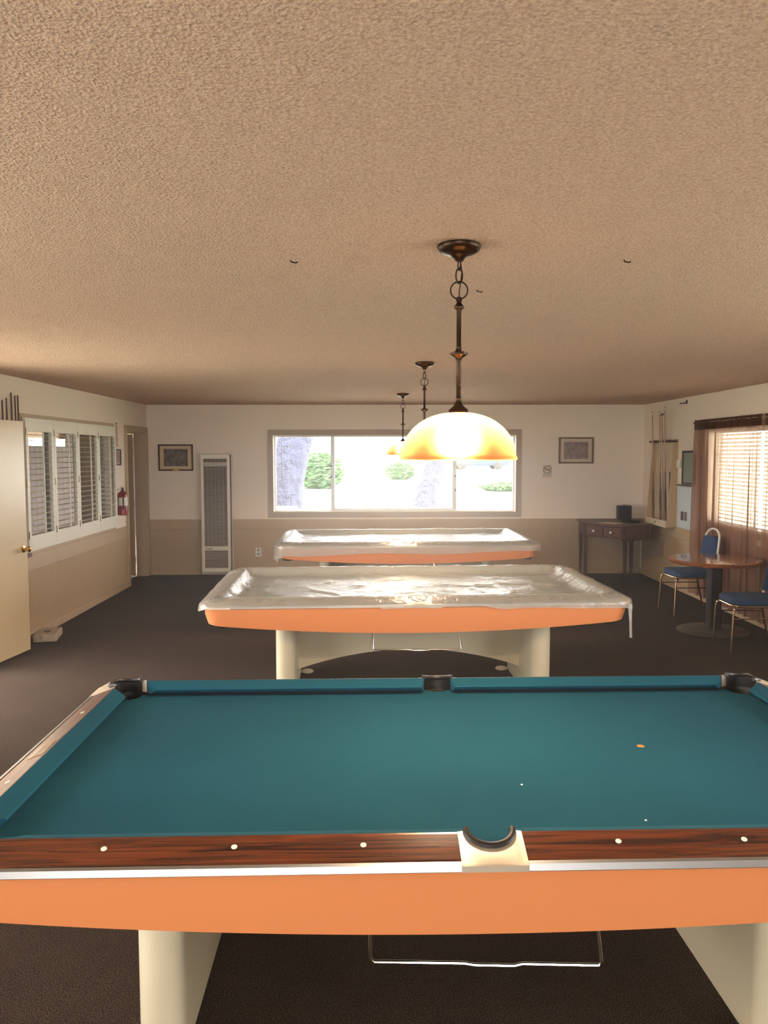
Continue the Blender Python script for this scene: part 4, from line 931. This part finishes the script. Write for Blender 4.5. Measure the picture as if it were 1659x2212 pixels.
def tree(label, pts, rad, crown, seed):
    R = tag(empty('leaning_tree', (pts[0][0], pts[0][1], ground_z(*pts[0][:2]))), label, 'tree', 'leaning trees outside the wide window')
    o0 = Vector((pts[0][0], pts[0][1], ground_z(*pts[0][:2])))
    b = MB(); trunk(b, [Vector(p) - o0 for p in pts], rad, seed); b.build('trunk', M_bark, R, True)
    o = leaf_cloud(Vector(crown[0]) - o0, crown[1], 1600, seed, 0.16).build('foliage', M_leaf, R); o['kind'] = 'stuff'
tree('furrowed tree trunk behind the white garden chair', [(-1.86, 16, -0.14), (-1.70, 16, 1.2), (-1.50, 16, 2.2), (-1.2, 16, 3.6), (-0.7, 16.2, 5.2)], [0.40, 0.33, 0.35, 0.30, 0.2], ((-2.2, 17, 6.6), (2.3, 3.0, 1.6)), 2)
tree('leaning tree trunk seen below the large lit lampshade', [(0.80, 16, -0.14), (1.02, 16, 0.63), (1.26, 16, 1.5), (1.42, 16, 2.2), (2.1, 16, 3.9), (3.0, 16.2, 5.4)], [0.34, 0.27, 0.24, 0.24, 0.22, 0.14], ((3.5, 17, 6.7), (2.6, 3.0, 1.5)), 9)
def bush(label, c, r_, n, seed):
    R = tag(empty('round_bush', (c[0], c[1], ground_z(c[0], c[1]))), label, 'bush', 'bushes on the lawn outside')
    o = leaf_cloud((0, 0, r_[2] * 0.85), r_, n, seed, 0.13).build('foliage', M_leaf, R); o['kind'] = 'stuff'
    MB().tube([(0, 0, 0), (0.05, 0, r_[2] * 0.8)], [0.08, 0.04], 8).build('stem', M_bark, R)
bush('green bush between the leaning trunk and the window mullion', (-2.55, 38, 0), (1.25, 1.0, 0.95), 5200, 4)
bush('small pale bush left of the second trunk', (1.6, 46, 0), (0.9, 0.8, 0.55), 2600, 6)
bush('low green bush beyond the right window pane', (6.3, 36, 0), (1.6, 0.7, 0.22), 2200, 12)
# parked car far off
R = tag(empty('parked_car', (7.9, 60, ground_z(7.9, 60)), math.radians(4)), 'pale blue car parked far beyond the lawn', 'car')
prof = [(-2.1, 0.30), (-2.15, 0.65), (-1.95, 0.82), (-1.25, 0.92), (-0.75, 1.38), (0.75, 1.42), (1.35, 0.98), (2.0, 0.90), (2.15, 0.62), (2.1, 0.30)]
b = MB(); b.loft([[(x, y, z if abs(y) < 0.8 else z * 0.99) for x, z in prof] for y in (-0.85, 0.85)]); b.build('car_body', mat('pale_blue_paint', (22, 42, 66), 0.5), R, bevel=0.05)
for x0, x1 in ((-1.0, -0.05), (0.05, 1.05)): MB().add([(x0 - 0.1 if x0 < 0 else x0, -0.856, 0.95), (x1, -0.856, 0.95), (x1 - (0.25 if x1 > 0 else 0), -0.856, 1.30), (x0 + (0.28 if x0 < 0 else 0), -0.856, 1.30)], [(0, 1, 2, 3)]).build('side_window', mat('car_glass', (60, 74, 84), 0.1), R)
for x in (-1.35, 1.35):
    for y in (-0.86, 0.72):
        b = MB(); b.lathe([(0.20, 0), (0.31, 0.01), (0.31, 0.13), (0.20, 0.14)], seg=20); o = b.build('wheel', M_black, R, True); o.location = (x, y, 0.31); o.rotation_euler = (-PI / 2, 0, 0)
# white garden chair
R = tag(empty('garden_chair', (-2.20, 20.0, ground_z(-2.2, 20)), math.radians(6)), 'white fan-back garden chair outside the wide window', 'chair')
M_plw = mat('white_plastic', (240, 236, 222), 0.45)
for k in range(7):
    a = (k - 3) * 0.075; hgt = 1.10 - 0.016 * (k - 3) ** 2
    b = MB(); b.loft([[(math.sin(a) * 0.55 * t + (k - 3) * 0.030 - w_, 0.05 - 0.20 * t, 0.36 + (hgt - 0.36) * t), (math.sin(a) * 0.55 * t + (k - 3) * 0.030 + w_, 0.05 - 0.20 * t, 0.36 + (hgt - 0.36) * t),
                       (math.sin(a) * 0.55 * t + (k - 3) * 0.030 + w_, 0.07 - 0.20 * t, 0.36 + (hgt - 0.36) * t), (math.sin(a) * 0.55 * t + (k - 3) * 0.030 - w_, 0.07 - 0.20 * t, 0.36 + (hgt - 0.36) * t)] for t, w_ in ((0, 0.014), (1, 0.026))])
    b.build('back_slat', M_plw, R)
for k in range(5): MB().box(-0.27, 0.27, 0.10 + k * 0.10, 0.185 + k * 0.10, 0.36 + 0.012 * k, 0.38 + 0.012 * k).build('seat_slat', M_plw, R)
for s in (-1, 1):
    MB().box(s * 0.32 - 0.06, s * 0.32 + 0.06, -0.05, 0.60, 0.60, 0.625).build('armrest', M_plw, R, bevel=0.01)
    MB().box(s * 0.30 - 0.02, s * 0.30 + 0.02, 0.50, 0.58, 0.0, 0.60).build('front_leg', M_plw, R); MB().box(s * 0.30 - 0.02, s * 0.30 + 0.02, -0.04, 0.04, 0.0, 0.60).build('rear_leg', M_plw, R)
MB().box(-0.30, 0.30, 0.045, 0.068, 0.52, 0.58, ).build('back_rail', M_plw, R)
R = tag(empty('garden_bench', (-1.74, 15.2, ground_z(0, 15.2))), 'grey flat garden bench top just above the window sill', 'bench')
MB().box(-0.30, 0.30, -0.18, 0.18, 0.80, 0.86).build('bench_top', mat('grey_plank', (150, 158, 166), 0.6), R)
for sx in (-0.27, 0.27):
    for sy in (-0.15, 0.15): MB().box(sx - 0.03, sx + 0.03, sy - 0.03, sy + 0.03, 0, 0.80).build('leg', M_plw, R)
# fenced side passage beyond the left shutters
R = tag(empty('board_fence', (-5.2, 11.0, ground_z(0, 9.5))), 'brown board fence outside the shuttered window', 'fence')
M_fen = mat('brown_fence_board', (66, 51, 45), 0.8, var=(6, (50, 38, 34))); f0 = f1 = None
for k in range(42):
    tall = k > 14
    if tall and f1 is None: f1 = MB().box(-0.012, 0.012, 0.004, 0.176, 0.0, 2.21).build('board', M_fen, R); o = f1
    elif not tall and f0 is None: f0 = MB().box(-0.012, 0.012, 0.004, 0.176, 0.0, 1.99).build('board', M_fen, R); o = f0
    else: o = (f1 if tall else f0).copy(); COL.objects.link(o); o.parent = R
    o.location = (0, k * 0.18, 0)
for k in range(5): MB().box(0.012, 0.11, 0.3 + k * 1.7, 0.39 + k * 1.7, 0.0, 1.99).build('post', M_fen, R)
M_sof = mat('soffit_paint', (150, 128, 108), 0.8)
struct(MB().box(XL - 2.2, XL - T, 6.46, 18.6, -0.1, -0.01).build('floor_passage_dimmer', mat('passage_slab', (110, 96, 84), 0.9)))  # dark slab added to cut the bright bounce in the passage
struct(MB().box(XL - 2.2, XL - T, 6.5, 18.6, 2.20, 2.28).build('roof_passage_shade', M_sof))  # roof added over the passage to keep it dim
struct(MB().box(XL - 2.20, XL - 2.10, 6.5, 18.6, 2.00, 2.20).build('beam_passage', M_sof))
struct(MB().box(XL - 2.3, XL - 2.2, 6.4, 10.98, -0.12, 2.28).build('wall_light_block', M_sof)); struct(MB().box(XL - 2.3, XL - T, 6.36, 6.46, -0.12, 2.28).build('wall_light_block_end', M_sof)); struct(MB().box(XL - 2.3, XL - T, 18.6, 18.7, -0.12, 2.28).build('wall_light_block_far', M_sof))  # unseen walls added to keep daylight out of the passage
struct(MB().box(XR + T, XR + 2.4, 5.8, 13.0, 2.36, 2.46).build('roof_shade_added', M_sof))  # unseen overhang added to shade the curtained window
# red and green things beyond the curtained window
R = tag(empty('red_sign_board', (7.4, 12.6, ground_z(7, 12))), 'red board on a post outside the curtained window', 'sign')
MB().tube([(0, 0, 0), (0, 0, 1.5)], 0.03, 8).build('post', M_walu, R); MB().box(-0.22, 0.22, -0.012, 0.012, 1.45, 1.95).build('board', M_red, R)
bush('green bush outside the curtained window', (10.5, 15.5, 0), (1.6, 1.6, 1.0), 3000, 21)

# ------------------------------------------------------------------ thin volume added to stand in for lens glare
hm = bpy.data.materials.new('glare_volume'); hm.use_nodes = True; nt = hm.node_tree; nt.nodes.remove(nt.nodes['Principled BSDF'])
v = nt.nodes.new('ShaderNodeVolumeScatter'); v.inputs['Density'].default_value = 0.012; v.inputs['Anisotropy'].default_value = 0.8; v.inputs['Color'].default_value = (1, 1, 1, 1)
nt.links.new(v.outputs[0], nt.nodes['Material Output'].inputs['Volume'])
hz = MB().box(XL + 0.002, XR - 0.002, 0.6, YB - 0.002, 0.004, CZ - 0.002).build('glare_haze', hm); hz['kind'] = 'stuff'; hz['label'] = 'thin added volume standing in for lens glare at the window'; hz['category'] = 'glare_haze'
